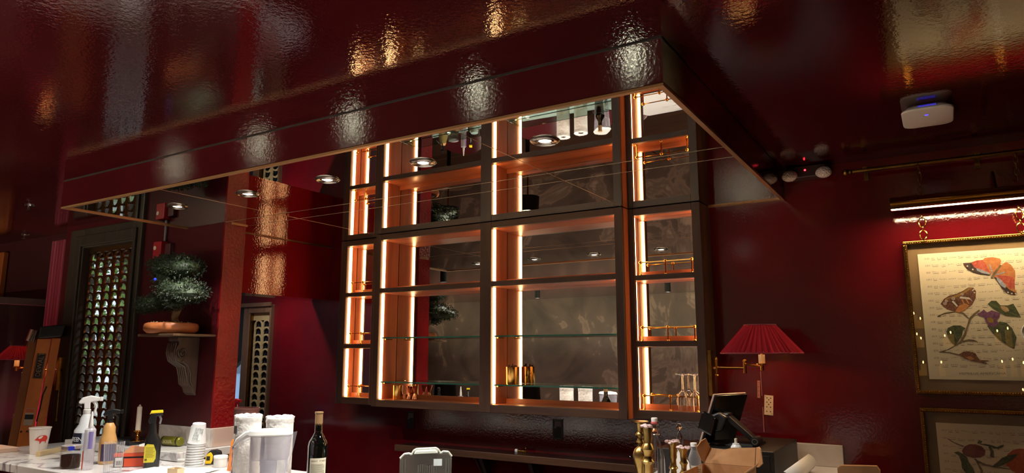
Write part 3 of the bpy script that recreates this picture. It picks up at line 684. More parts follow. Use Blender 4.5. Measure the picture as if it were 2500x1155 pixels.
F([(0.197, 1.836), (0.210, 1.836), (0.222, 1.828), (0.225, 1.816), (0.212, 1.812), (0.202, 1.822)], cc((196, 160, 110), (214, 182, 132)), 'leaf_hole', 2)
F(flower, PU_, 'printed_flower', 2); F(flowerc, YL_, 'flower_centre', 3); F(caterp, cc((92, 52, 34), (150, 96, 52), 120), 'chrysalis', 1); F([(.062, 1.637), (.082, 1.640), (.094, 1.628), (.078, 1.624)], OR_, 'chrysalis_belly', 2)
GRL = P('leaf_vein', (120, 124, 84), .8)
for a, b in (((.042, 1.700), (.030, 1.757)), ((.226, 1.672), (.150, 1.757)), ((.258, 1.792), (.162, 1.848))):
    d = Vector((b[0] - a[0], b[1] - a[1])).orthogonal().normalized() * .0008
    F([(a[0] - d.x, a[1] - d.y), (a[0] + d.x, a[1] + d.y), (b[0] + d.x, b[1] + d.y), (b[0] - d.x, b[1] - d.y)], GRL, 'leaf_vein', 2)
text('print_title', 'MEPRILUS AMERICANA', .0125, P('faded_title', (158, 140, 104), .8), ppr, (.036 - ppr.parent.location.x, PY - .0004 - YW, 1.5665 - 1.487), ext=.0001, sx=1.22)
for o in list(C.objects):
    if o.name.startswith('print_title'): o.rotation_euler = (PI / 2, math.radians(-1.2), 0)
p2 = picture('framed_fruit_print', 'darker framed print of a red fruit and leaves, below the butterfly print', -.114, .546, .80, 1.433)
pp2 = MB().box(-.062, .494, PY, PY + .001, .86, 1.375).build('paper', P('aged_paper_dim', (226, 206, 172), .85), p2)
staves(pp2, -.050, .47, [1.345 - .0300 * k for k in range(16)], 9)
fruit1 = [(0.0186, 1.2703), (0.0285, 1.2876), (0.0459, 1.297), (0.0665, 1.2984), (0.0863, 1.2914), (0.097, 1.2758), (0.0934, 1.2592), (0.0783, 1.2487), (0.0535, 1.2457), (0.0334, 1.2501), (0.0217, 1.2587)]
fruit2 = [(0.1658, 1.2667), (0.1851, 1.2842), (0.2053, 1.2913), (0.2227, 1.2914), (.262, 1.280), (.275, 1.25), (.262, 1.212), (0.2139, 1.195), (0.1867, 1.1996), (0.1739, 1.2077), (0.1654, 1.2207), (0.1579, 1.2247), (0.1607, 1.2341)]
leafD = [(-0.0092, 1.2624), (0.0058, 1.2671), (0.0217, 1.2587), (0.0332, 1.2477), (0.0377, 1.2292), (0.05, 1.2067), (0.0565, 1.1786), (0.0318, 1.1765), (0.0127, 1.2037), (0.0127, 1.2273), (0.0065, 1.2505)]
leafE = [(0.1095, 1.2162), (0.1247, 1.229), (0.1466, 1.2515), (0.1696, 1.2647), (0.2014, 1.2716), (0.1818, 1.2495), (0.1607, 1.2341), (0.1398, 1.2209)]
branch = [(-0.027, 1.3127), (-0.0236, 1.3153), (-0.0057, 1.3021), (0.0205, 1.2918), (0.0287, 1.29), (0.022, 1.2848), (0.004, 1.2931), (-0.0121, 1.3017)]
branch2 = [(0.0534, 1.2445), (0.0711, 1.2365), (0.0904, 1.2263), (0.1198, 1.2193), (0.1706, 1.2142), (0.1703, 1.2108), (0.1193, 1.2147), (0.0878, 1.2203), (0.0663, 1.2291)]
branch3 = [(0.0748, 1.3001), (0.0973, 1.3016), (0.1192, 1.2983), (0.1346, 1.2923), (0.1455, 1.2815), (0.1322, 1.2875), (0.1145, 1.291), (0.1086, 1.2929)]
branch4 = [(.113, 1.296), (.1232, 1.2776), (.1227, 1.2508), (.1092, 1.2556), (.113, 1.272), (.108, 1.290)]
F = lambda poly, mat, nm, l=0: flat(poly, mat, pp2, nm, l)
F(branch, ST_, 'branch'); F(branch2, ST_, 'branch'); F(branch3, GR_, 'branch'); F(branch4, GR_, 'printed_leaf'); F([(.058, 1.245), (.064, 1.243), (.082, 1.20), (.079, 1.18), (.072, 1.18), (.073, 1.20)], ST_, 'branch')
F(fruit1, cc((104, 46, 40), (136, 70, 50), 30), 'printed_fruit', 1); F(fruit2, cc((176, 70, 34), (196, 96, 44), 30), 'printed_fruit', 1); F(leafD, GR_, 'printed_leaf', 2); F(leafE, GR_, 'printed_leaf', 2)
F([(.114, 1.287), (.135, 1.292), (.150, 1.300), (.160, 1.302), (.155, 1.294), (.140, 1.286)], GR_, 'printed_leaf', 1); F([(.072, 1.301), (.078, 1.314), (.090, 1.312), (.086, 1.303)], GR_, 'printed_leaf', 1)

rd = thing('curtain_rod', 'aged brass rod with ball end mounted high on the right wall', 'rod', (.2, 3.36, 2.45))
MB().tube([(-.285, 3.345, 2.443), (.75, 3.345, 2.443)], .0085, 10).build('rod', BRASSD, rd, smooth=True)
m = MB(); m.sphere((-.312, 3.345, 2.443), .0155, 14); m.lathe([(.008, 0), (.012, .003), (.012, .008), (.009, .011)], 12, (0, 0, 0)); m.v = m.v[:-48] + [(-.300 + z, 3.345 + x, 2.443 + y) for x, y, z in m.v[-48:]]
m.build('finial', BRASSD, rd, smooth=True)
for x in (-.236, .176, .59):
    MB().box(x - .009, x + .009, 3.334, YW - .001, 2.448, 2.456).build('bracket', BRASSD, rd)
    MB().box(x - .009, x + .009, 3.392, YW - .001, 2.405, 2.456).build('bracket_plate', BRASSD, rd)
def chain(name, label, x, pts, group=None, mat=BRASS):
    t = thing(name, label, 'chain', (x, pts[0][0], pts[0][1]), group=group)
    for i, (y, z, hh, ww, r, rot) in enumerate(pts):
        m = MB(); P_ = []
        for k in range(16):
            a = 2 * PI * k / 16; u = ww * math.cos(a); v = hh * math.sin(a)
            P_.append((x + u * math.cos(rot), y + u * math.sin(rot), z + v))
        m.tube(P_, r, 6, closed=True); m.build('link', mat, t, smooth=True)
    return t
chain('hanging_chain', 'thin chain dropping from the rod to the left end of the picture light', -.034, [(3.345, 2.434, .018, .011, .0014, PI / 2), (3.340, 2.412, .012, .004, .0015, 0), (3.338, 2.384, .022, .008, .0016, .3), (3.335, 2.356, .012, .004, .0015, PI / 2), (3.332, 2.323, .020, .0125, .0022, .2)], mat=BRASSD)
chain('hanging_chain', 'thin chain dropping from the rod near the right edge of the photo', .300, [(3.345, 2.434, .018, .011, .0014, PI / 2)] + [(3.342, 2.410 - .024 * k, .016, .007, .0016, (k % 2) * PI / 2) for k in range(4)], mat=BRASSD)
chain('picture_chain', 'brass ring chain holding the butterfly print at its left', -.040, [(3.352, 2.218, .010, .004, .0018, PI / 2), (3.354, 2.192, .020, .0135, .0026, 0), (3.356, 2.168, .010, .004, .0022, PI / 2), (3.360, 2.140, .019, .0135, .0026, .15), (3.366, 2.118, .008, .004, .0018, PI / 2)])
chain('picture_chain', 'brass ring chain holding the butterfly print at its right', .292, [(3.352, 2.218, .012, .005, .0018, PI / 2), (3.354, 2.190, .022, .014, .0026, .4), (3.356, 2.163, .012, .005, .0022, 1.6), (3.358, 2.138, .020, .0135, .0026, .2), (3.366, 2.118, .010, .005, .0018, PI / 2)])
pl = thing('picture_light', 'long brass tube picture light glowing above the butterfly print', 'picture light', (.2, 3.26, 2.26))
m = MB(); n = 20
arc = [math.radians(-52 + 284 * k / n) for k in range(n + 1)]
vs = []
for x in (-.146, .60):
    vs += [(x, 3.262 + .029 * math.cos(a), 2.262 + .029 * math.sin(a)) for a in arc]
fs = [(i, i + 1, n + 2 + i, n + 1 + i) for i in range(n)] + [tuple(range(n + 1)), tuple(range(2 * n + 1, n, -1))]
m.add(vs, fs).build('hood', BRASS, pl, smooth=True)
MB().box(-.144, .598, 3.2455, 3.2785, 2.2400, 2.2425).build('light_tube', emis('tube_warm', (1, .74, .45), 80), pl)
MB().tube([(.22, 3.262, 2.285), (.22, 3.345, 2.37), (.22, 3.398, 2.37)], .006, 8).build('support_arm', BRASSD, pl, smooth=True)
t = thing('cord_coil', 'white cord coiled in a loop hanging against the butterfly print', 'cord', (.294, 3.360, 1.727))
for k in range(4):
    MB().tube([(.294 + (.034 + .002 * k) * math.cos(2 * PI * i / 30), 3.362 - .0035 * k, 1.727 + (.038 + .002 * k) * math.sin(2 * PI * i / 30)) for i in range(30)], .0022, 6, closed=True).build('loop', WHITEP, t, smooth=True)
MB().tube([(.294, 3.362, 1.765), (.300, 3.366, 2.08)], .0018, 6).build('lead', WHITEP, t)

# ------------------------------------------------------------------ ceiling and high wall fittings
ap = thing('access_point', 'white rounded wireless unit with blue light fixed to the ceiling', 'wireless unit', (.015, 2.79, ZC))
m = MB()
def rrect(cx, cy, w, d, r, z, n=6):
    o = []
    for sx, sy, a0 in ((1, 1, 0), (-1, 1, PI / 2), (-1, -1, PI), (1, -1, 1.5 * PI)):
        for k in range(n + 1):
            a = a0 + PI / 2 * k / n; o.append((cx + sx * (w / 2 - r) + r * math.cos(a), cy + sy * (d / 2 - r) + r * math.sin(a), z))
    return o
def loft(m, rings):
    n = len(rings[0]); vs = [p for r in rings for p in r]; fs = []
    for k in range(len(rings) - 1):
        for i in range(n):
            j = (i + 1) % n; fs.append((k * n + i, k * n + j, (k + 1) * n + j, (k + 1) * n + i))
    fs += [tuple(reversed(range(n))), tuple((len(rings) - 1) * n + i for i in range(n))]
    return m.add(vs, fs)
loft(m, [rrect(.015, 2.79, .12, .16, .03, 2.4995), rrect(.015, 2.79, .135, .190, .035, 2.490), rrect(.015, 2.79, .152, .215, .035, 2.482), rrect(.015, 2.79, .158, .222, .036, 2.477), rrect(.015, 2.79, .154, .218, .034, 2.472), rrect(.015, 2.79, .142, .206, .03, 2.470)])
apb = m.build('housing', P('warm_white_plastic', (222, 204, 192), .45), ap, smooth=True)
BLU = emis('blue_led', (.05, .04, 1.0), 4)
for k in range(17):
    x = .015 + (k - 8) * .0032; MB().box(x, x + .0014, 2.684, 2.692, 2.484, 2.489).build('vent_light', emis('blue_vent', (.06, .05, .8), .9 if abs(k - 8) > 4 else 1.0), apb)
MB().lathe([(.0001, 0), (.006, 0)], 16, (.012, 2.745, 2.4696), cap=False).build('logo_light', BLU, ap)
MB().lathe([(.009, 0), (.0105, 0)], 16, (.012, 2.745, 2.4696), cap=False).build('logo_ring', P('logo_grey', (170, 160, 190), .4), ap)
em = thing('emergency_light', 'dark twin head emergency light under the ceiling, clear faceted lamps', 'emergency light', (-.47, YW, 2.44))
m = MB(); loft(m, [[(x, 3.395 - 0, z) for x, z in [(-.57, 2.455), (-.545, 2.438), (-.395, 2.438), (-.372, 2.455), (-.372, 2.487), (-.395, 2.497), (-.545, 2.497), (-.57, 2.487)]],
         [(x, 3.335, z) for x, z in [(-.565, 2.457), (-.542, 2.442), (-.398, 2.442), (-.377, 2.457), (-.377, 2.485), (-.398, 2.494), (-.542, 2.494), (-.565, 2.485)]]])
m.build('housing', P('brown_plastic', (52, 26, 22), .4), em, bevel=.004)
for sx in (-1, 1):
    c = (-.471 + sx * .072, 3.318, 2.450)
    h = MB().sphere(c, .033, 16, (1.05, .75, .78)).build('lamp_head', P('faceted_clear', (226, 206, 196), .12, bump=.012, bscale=130, bstretch=(1, 1, 1)), em, smooth=True)
    MB().lathe([(.010, 0), (.012, .02)], 12, (c[0], c[1] + .006, c[2] + .012)).build('swivel', P('brown_plastic', (52, 26, 22), .4), h)
MB().sphere((-.478, 3.333, 2.474), .0045, 10).build('indicator', emis('red_led', (1, .03, .05), 5), em)
for x in (-.505, -.450): MB().box(x - .003, x + .003, 3.3325, 3.3345, 2.476, 2.481).build('test_button', BLACK, em)
for i, (x, y, lab) in enumerate(((-4.47, 1.93, 'sprinkler head in the ceiling left of the canopy'), (-5.62, 2.42, 'sprinkler head in the ceiling above the curtain'))):
    t = thing('sprinkler', lab, 'sprinkler', (x, y, ZC))
    MB().lathe([(.030, 0), (.026, -.006), (.012, -.008)], 18, (x, y, ZC - .0005)).build('escutcheon', CHROME, t, smooth=True)
    MB().tube([(x, y, ZC - .006), (x, y, ZC - .030)], .005, 8).build('stem', CHROME, t)
    MB().lathe([(.016, -.032), (.016, -.030)], 14, (x, y, ZC)).build('deflector', CHROME, t)
t = thing('loose_cable', 'pale cable dangling from the dark ceiling at the far left', 'cable', (-5.62, 2.1, ZC))
MB().tube([(-5.50, 2.05, ZC), (-5.58, 2.08, 2.44), (-5.66, 2.12, 2.36), (-5.70, 2.14, 2.31), (-5.66, 2.13, 2.26), (-5.68, 2.13, 2.18), (-5.70, 2.13, 2.08)], .004, 6).build('cable', P('pale_cable', (150, 136, 116), .5), t, smooth=True)

# ------------------------------------------------------------------ alcove: alarm, bracket shelf, bonsai
t = thing('fire_alarm', 'red fire alarm box above the bonsai with grey conduit', 'alarm box', (-3.87, 2.42, 2.20))
MB().box(-3.935, -3.855, 2.375, 2.419, 2.202, 2.300).build('box', P('alarm_red', (140, 14, 26), .4), t, bevel=.004)
MB().box(-3.850, -3.795, 2.395, 2.419, 2.215, 2.285).build('side_box', P('alarm_dark', (60, 10, 18), .5), t, bevel=.003)
m = MB().lathe([(.0001, .003), (.012, .003), (.013, 0)], 14, (0, 0, 0)); m.v = [(-3.912 + x, 2.374 - z, 2.262 + y) for x, y, z in m.v]; m.build('emblem', P('alarm_emblem', (190, 170, 150), .5), t)
MB().tube([(-3.875, 2.408, 2.300), (-3.875, 2.408, 2.4995)], .007, 8).build('conduit', P('conduit_grey', (110, 100, 108), .4), t)
t = thing('bracket_shelf', 'wooden shelf on a carved scroll corbel holding the bonsai', 'shelf', (-3.55, 2.42, 1.5))
MB().box(-3.667, -3.352, 2.17, 2.418, 1.740, 1.752).build('board', wood('shelf_brown', (74, 56, 40), (92, 70, 50), 'X'), t, bevel=.002)
# scroll corbel: S-shaped side outline, extruded, with scroll mouldings
SCW = wood('corbel_wood', (62, 45, 34), (86, 62, 46), 'Z', .5)
q_ = lambda y: 2.418 - (2.418 - y) * .58
co = [(2.418, 1.739), (2.19, 1.739), (2.19, 1.722), (2.205, 1.716), (2.205, 1.700), (2.192, 1.690), (2.178, 1.668), (2.180, 1.640), (2.198, 1.618), (2.225, 1.605), (2.262, 1.598), (2.292, 1.586), (2.312, 1.566), (2.320, 1.542), (2.318, 1.515), (2.325, 1.492), (2.345, 1.478), (2.365, 1.470), (2.385, 1.440), (2.418, 1.425)]
MB().prism([(q_(a), b) for a, b in co], -3.575, -3.488, 'YZ').build('corbel', SCW, t, bevel=.004)
for xx in (-3.579, -3.485):
    pts = [(xx, 2.318 + .026 * (1 - k / 32) * math.cos(k * .42 + 2.6), 1.655 + .032 * (1 - k / 32) * math.sin(k * .42 + 2.6)) for k in range(26)]
    MB().tube(pts, .005, 6).build('scroll', SCW, t, smooth=True)
    MB().tube([(xx, q_(a), b) for a, b in ((2.25, 1.612), (2.305, 1.590), (2.34, 1.545), (2.345, 1.505), (2.37, 1.478))], .005, 6).build('scroll', SCW, t, smooth=True)
m = MB()
for i in range(5): m.tube([(-3.566 + i * .0172, q_(a), b) for a, b in ((2.188, 1.705), (2.174, 1.655), (2.20, 1.612), (2.29, 1.580), (2.315, 1.53), (2.33, 1.485))], .005, 6)
m.build('acanthus_ribs', SCW, t, smooth=True)
bn = thing('bonsai', 'bonsai tree with dark green pads in a round terracotta bowl', 'bonsai', (-3.54, 2.275, 1.752))
MB().lathe([(.08, .001), (.115, .003), (.134, .020), (.137, .040), (.130, .055), (.116, .060), (.112, .050), (.08, .046)], 36, (-3.54, 2.278, 1.7525)).build('bowl', P('terracotta_wood', (176, 104, 58), .5, col2=(150, 84, 44), scale=9, stretch=(1, 1, 6)), bn, smooth=True)
MB().lathe([(.113, .050), (.06, .058), (.001, .060)], 30, (-3.54, 2.278, 1.752)).build('soil', P('soil_dark', (38, 28, 20), .95, bump=.01, bscale=200), bn)
m = MB()
R = random.Random(5)
for i in range(60):
    a = R.uniform(0, 6.28); r = R.uniform(.02, .10); m.sphere((-3.54 + r * math.cos(a), 2.278 + r * math.sin(a), 1.752 + .062), R.uniform(.003, .006), 6)
tag(m.build('gravel', P('gravel', (150, 130, 104), .9), bn), kind='stuff')
tk = [(-3.49, 2.27, 1.80), (-3.50, 2.265, 1.84), (-3.475, 2.26, 1.875), (-3.455, 2.26, 1.91), (-3.46, 2.26, 1.95), (-3.485, 2.26, 2.00), (-3.53, 2.27, 2.04), (-3.53, 2.27, 2.09)]
m = MB().tube(tk, [.021, .017, .020, .016, .015, .011, .008, .005], 10)
br_ = [((-3.46, 2.26, 1.92), (-3.58, 2.25, 1.915), (-3.72, 2.24, 1.915)), ((-3.47, 2.26, 1.96), (-3.40, 2.25, 1.965), (-3.33, 2.24, 1.97)), ((-3.51, 2.27, 2.02), (-3.58, 2.28, 2.01), (-3.64, 2.28, 2.03)), ((-3.53, 2.27, 2.05), (-3.60, 2.26, 2.09), (-3.63, 2.25, 2.11)), ((-3.53, 2.27, 2.05), (-3.46, 2.26, 2.08), (-3.43, 2.25, 2.11))]
for b in br_: m.tube(b, [.008, .006, .004], 6)
m.build('trunk', P('pale_bark', (128, 96, 66), .85, col2=(80, 58, 40), scale=30, bump=.006, bscale=60), bn, smooth=True)
NDL = P('needle_green', (14, 27, 10), .7, col2=(32, 48, 18), scale=20)
pads = [(-3.50, 2.26, 2.115, .115, .115, .060), (-3.61, 2.26, 2.115, .080, .09, .055), (-3.41, 2.25, 2.10, .080, .09, .055), (-3.56, 2.25, 2.055, .075, .08, .045), (-3.40, 2.24, 1.975, .12, .11, .062), (-3.31, 2.22, 1.955, .075, .07, .040), (-3.50, 2.24, 1.995, .09, .09, .050), (-3.66, 2.26, 1.925, .10, .09, .045), (-3.76, 2.26, 1.905, .075, .06, .034), (-3.44, 2.22, 1.905, .05, .05, .030)]
for (x, y, z, a, b, c) in pads:
    m = MB(); cnt = int(5200 * (a * b + b * c + a * c) * 3.2)
    for k in range(min(int(cnt * 1.6), 1800)):
        v = Vector((R.gauss(0, 1), R.gauss(0, 1), R.gauss(0, 1))).normalized() * R.choice((R.uniform(.75, 1.05), R.uniform(.95, 1.22)))
        cc_ = Vector((x + v.x * a, y + v.y * b, z + v.z * c)); cc_.y = min(cc_.y, 2.398)
        u = (Vector((v.x / a, v.y / b, v.z / c)).normalized() + Vector((R.uniform(-.8, .8), R.uniform(-.8, .8), R.uniform(-.4, 1)))).normalized() * R.uniform(.008, .014)
        w = u.orthogonal().normalized() * .0042; w2 = u.cross(w).normalized() * .0042
        m.add([cc_ + w, cc_ - w, cc_ + u], [(0, 1, 2)]); m.add([cc_ + w2, cc_ - w2, cc_ + u * .9], [(0, 1, 2)])
    m.sphere((x, y, z), 1, 14, (a * .82, b * .82, c * .8)); m.v = [(q[0], min(q[1], 2.405), q[2]) for q in m.v]
    tag(m.build('foliage_pad', NDL, bn), kind='stuff')
MB().sphere((-3.47, 2.12, 2.03), .008, 8).build('blue_berry', P('blue_bead', (30, 50, 190), .3), bn)

# ------------------------------------------------------------------ the room behind the photographer (seen in mirrors and lacquer)
cyl = [(-4.39, .85), (-2.6, .2), (-7.6, .0), (-6.4, -1.4), (-4.6, -1.5), (-2.8, -1.5), (-1.0, -1.5), (.8, -1.5)]
names = ['in front of the bar left', 'in front of the bar right', 'far left front', 'far left rear', 'by the mural left', 'by the mural middle', 'by the mural right', 'by the mural far right']
for (x, y), nm in zip(cyl, names):
    t = thing('spotlight', 'black cylinder ceiling spotlight, ' + nm, 'spotlight', (x, y, ZC), group='black cylinder spotlights')
    MB().lathe([(.042, 0), (.042, -.008), (.036, -.010), (.036, -.115), (.031, -.118), (.029, -.100)], 24, (x, y, ZC - .0005), cap=False).build('cylinder', BLACKM, t, smooth=True)
    MB().lathe([(.0001, -.100), (.029, -.100)], 20, (x, y, ZC), cap=False).build('lens', LAMPW, t)
    light('spotlight_lamp', 'SPOT', (x, y, ZC - .125), 95, (1, .86, .70), parent=t, rot=(math.radians(-30 if y < 0 else 0), 0, 0), spot_size=math.radians(112), spot_blend=.8, shadow_soft_size=.03)
def stool(x, y, rz, label):
    t = thing('bar_stool', label, 'stool', (x, y, 0), rz, 'red velvet bar stools')
    VV = P('red_velvet', (112, 18, 30), .8, **{'Sheen Weight': .6}); DL = P('dark_leg', (26, 18, 14), .4)
    m = MB(); loft(m, [rrect(0, 0, .40, .38, .10, .68), rrect(0, 0, .44, .42, .12, .71), rrect(0, 0, .43, .41, .12, .77), rrect(0, 0, .34, .32, .1, .79)]); m.build('seat', VV, t, smooth=True, world=False)
    m = MB(); vs = []; fs = []; n = 14
    for k in range(n + 1):
        a = PI + PI * k / n
        for r, z in ((.215, .74), (.245, .74), (.26, 1.05 - .10 * abs(k / n - .5) ** 2 * 4), (.235, 1.07 - .10 * abs(k / n - .5) ** 2 * 4)): vs.append((r * math.cos(a), r * math.sin(a), z))
    for k in range(n):
        for i in range(4):
            j = (i + 1) % 4; fs.append((k * 4 + i, k * 4 + j, k * 4 + 4 + j, k * 4 + 4 + i))
    fs += [(0, 1, 2, 3), (n * 4 + 3, n * 4 + 2, n * 4 + 1, n * 4)]
    m.add(vs, fs).build('backrest', VV, t, smooth=True, world=False)
    for sx in (-1, 1):
        for sy in (-1, 1): MB().tube([(sx * .15, sy * .14, .69), (sx * .20, sy * .19, 0)], [.018, .012], 8).build('leg', DL, t, smooth=True, world=False)
    MB().tube([(.185 * a, .17 * b, .26) for a, b in ((1, 1), (-1, 1), (-1, -1), (1, -1))], .009, 8, closed=True).build('foot_ring', BRASS, t, world=False)
for i, (x, lab) in enumerate(((-3.95, 'leftmost'), (-3.1, 'second from the left'), (-2.25, 'third from the left'), (-1.45, 'rightmost along the front'))):
    stool(x, (1.22, 1.22, 1.2, .90)[i], .1 * (i - 1.5), 'red velvet bar stool at the front bar, ' + lab)
stool(.12, 2.55, PI / 2 + .2, 'red velvet bar stool at the right end of the side bar')
# unseen lamps added behind the camera, shades shaped so open tops glow in the fascia
for i, (x, y) in enumerate(((-1.73, -1.0), (-3.07, -1.0), (-4.45, -1.0), (-5.73, -1.0), (-7.12, -1.0))):
    tb = thing('side_table', 'round dark table behind the photographer, number from the right: ' + ('first', 'second', 'third', 'fourth', 'fifth')[i], 'table', (x, y, 0), group='round tables')
    MB().lathe([(.22, 0), (.22, .015), (.03, .03), (.025, .72), (.10, .735)], 20, (x, y, 0)).build('pedestal', BLACKM, tb, smooth=True)
    MB().lathe([(.34, .735), (.35, .745), (.35, .760), (.34, .765)], 36, (x, y, 0)).build('table_top', WH, tb, smooth=True)
    t = thing('fascia_glow_lamp', 'unseen glow lamp with black shade, added on the round table, ' + ('first', 'second', 'third', 'fourth', 'fifth')[i] + ' from the right', 'table lamp', (x, y, .7655), group='added glow lamps')
    MB().lathe([(.07, 0), (.07, .008), (.012, .016), (.010, .42)], 20, (x, y, .7655)).build('base', BRASS, t, smooth=True)
    MB().lathe([(.0001, 1.0805), (.15, 1.08), (.14, 1.28)], 28, (x, y, 0), cap=False).build('lamp_shade', BLACKM, t, smooth=True)
    MB().sphere((x, y, 1.236), .027, 14, (1, 1, 1)).build('bulb', emis('bulb_bright', (.96, .94, .66), 4200), t, smooth=True)
# candle shelf on the mural wall side (its flames show in the picture glass)
cs = thing('candle_shelves', 'three dark shelves carrying candles behind the photographer', 'shelves', (.15, -1.25, 1.2))
for z in (1.20, 1.45, 1.72, 1.90): MB().box(-.35, .75 if z < 1.9 else -.12, -1.30, -1.12, z - .03, z - .01).build('shelf_board', WD, cs)
MB().box(-.38, -.35, -1.30, -1.12, 0, 2.1).build('shelf_side', WD, cs); MB().box(.75, .78, -1.30, -1.12, 0, 2.1).build('shelf_side', WD, cs)
WAX = P('amber_wax', (214, 160, 60), .5, emit=(1, .5, .1), **{'Emission Strength': .5})
for i, (x, z) in enumerate([(-0.24, 2.04), (-0.19, 1.99), (-0.23, 1.84), (-0.2, 1.8), (-0.2, 1.57), (-0.25, 1.51), (0.05, 1.85), (0.0, 1.82), (-0.05, 1.57), (0.42, 1.86), (0.5, 1.88), (0.43, 1.58), (0.51, 1.60), (0.59, 1.57), (0.56, 1.33)]):
    base = max(b for b in (1.1905, 1.4405, 1.7105, 1.8905) if b < z - .03)
    y = -1.20 if i % 2 else -1.165
    c = thing('candle', 'amber pillar candle on the candle shelves, %s, %s shelf, %s' % ('left end' if x < -.1 else 'middle' if x < .3 else 'right end' if x < .55 else 'far right end', 'lowest' if base < 1.3 else 'second' if base < 1.6 else 'third' if base < 1.8 else 'top', 'front' if y > -1.18 else 'rear'), 'candle', (x, y, base), group='pillar candles')
    MB().lathe([(.025, 0), (.025, z - base - .018), (.020, z - base - .022)], 16, (x, y, base)).build('wax', WAX, c, smooth=True)
    MB().sphere((x, y, z), .006, 8, (1, 1, 2.2)).build('flame', emis('flame', (1, .62, .22), 32), c, smooth=True)

# ------------------------------------------------------------------ far left: curtain, bookcase, ladder, red lamp
def curtain(name, label, x0, x1, y, z0, z1, mat, amp=.03, folds=9):
    vs = []; fs = []; n = folds * 10
    for k in range(2):
        for zz in (z0, (z0 + z1) / 2, z1):
            for i in range(n + 1):
                u = i / n; vs.append((x0 + (x1 - x0) * u, y + k * .006 + amp * math.sin(u * folds * 2 * PI + .6 * math.sin(u * 17)) * (1 if zz < z1 else .8), zz))
    for k in range(2):
        for r in range(2):
            for i in range(n):
                a = (k * 3 + r) * (n + 1) + i; fs.append((a, a + 1, a + n + 2, a + n + 1))
    return tag(MB().add(vs, fs).build(name, mat, smooth=True), label, 'curtain')
VEL = P('magenta_velvet', (120, 10, 46), .75, **{'Sheen Weight': .5})
curtain('curtain', 'magenta red pleated velvet curtain hanging left of the scalloped window', -5.385, -5.05, 2.505, .02, 2.44, VEL, .018)
t = thing('curtain_uplight', 'small floor spotlight washing the velvet curtain from below', 'floor light', (-5.25, 2.28, 0))
MB().lathe([(.05, 0), (.05, .02), (.012, .03), (.012, .74), (.05, .76), (.05, .86), (.04, .87), (.035, .85)], 20, (-5.25, 2.28, 0), cap=False).build('can', BLACKM, t)
MB().lathe([(.0001, .845), (.036, .845)], 16, (-5.25, 2.28, 0), cap=False).build('lens', emis('pink_lens', (1, .2, .35), 12), t)
light('uplight_lamp', 'SPOT', (-5.25, 2.28, .9), 22, (1, .10, .25), parent=t, rot=(math.radians(180 - 12), 0, 0), spot_size=math.radians(70), spot_blend=.6, shadow_soft_size=.03)
bc = thing('bookcase', 'grey panelled bookcase standing in the dark at the far left', 'bookcase', (-6.9, 2.35, 0))
GW = P('grey_painted_wood', (66, 64, 58), .5)
MB().box(-7.6, -6.02, 2.20, 2.53, 1.981, 2.03).build('top_board', GW, bc, bevel=.004); MB().box(-7.6, -6.05, 2.22, 2.53, 0, .9).build('lower_cabinet', GW, bc, bevel=.004)
MB().box(-6.10, -6.05, 2.22, 2.53, .9, 1.98).build('side', P('dark_olive', (34, 32, 26), .5), bc); MB().box(-7.6, -7.55, 2.22, 2.53, .9, 1.98).build('side', GW, bc)
MB().box(-7.55, -6.10, 2.50, 2.53, .9, 1.98).build('back', BLACKM, bc)
for z in (1.25, 1.62): MB().box(-7.55, -6.10, 2.24, 2.50, z, z + .025).build('shelf_board', GW, bc)
x = -6.98; R = random.Random(3); i = 0
while x < -6.16:
    w = R.uniform(.022, .045); h = R.uniform(.2, .29); col = R.choice(((96, 34, 30), (70, 28, 50), (110, 60, 34), (60, 24, 24)))
    b = thing('book', 'old dark book on the bookcase shelf, ' + ('first', 'second', 'third', 'fourth', 'fifth', 'sixth', 'seventh', 'eighth', 'ninth', 'tenth', 'eleventh', 'twelfth')[i % 12] + (' from the left' if i < 12 else ' of the right half'), 'book', (x + w / 2, 2.36, 1.646), group='books on the bookcase shelf')
    MB().box(x, x + w, 2.27, 2.43, 1.6465, 1.6465 + h).build('cover', P('book_%d' % col[0], col, .6), b, bevel=.003)
    MB().box(x + .002, x + w - .002, 2.272, 2.432, 1.648, 1.6445 + h - .001 + .003).build('pages', PAPER, b)
    x += w + .004; i += 1
pn = thing('wall_panel', 'orange brown framed panel on the wall above the bookcase at the left edge', 'panel', (-6.95, 2.53, 2.08))
MB().box(-7.30, -6.72, 2.50, 2.535, 2.08, 2.42).build('frame', P('panel_orange', (140, 66, 24), .4), pn, bevel=.004)
MB().box(-7.25, -6.77, 2.495, 2.50, 2.12, 2.38).build('inset', P('panel_inset', (170, 96, 40), .5, col2=(90, 40, 20), scale=6), pn)
t2 = swing_lamp('far_wall_lamp', 'distant red pleated lamp glowing behind the ladder at the left', (-4.80, 2.365, 1.552), -1, rr=.118)
rs = thing('red_bench', 'dark red cushioned bench at the bottom left edge', 'bench', (-6.2, 1.95, 0))
MB().box(-7.2, -5.6, 1.78, 2.12, .42, .56).build('seat', P('red_velvet', (112, 18, 30), .8), rs, bevel=.03); MB().box(-7.2, -5.6, 2.04, 2.12, .56, 1.33).build('backrest', P('red_velvet', (112, 18, 30), .8), rs, bevel=.03)
MB().box(-7.15, -5.65, 1.82, 2.1, 0, .42).build('base', BLACKM, rs)

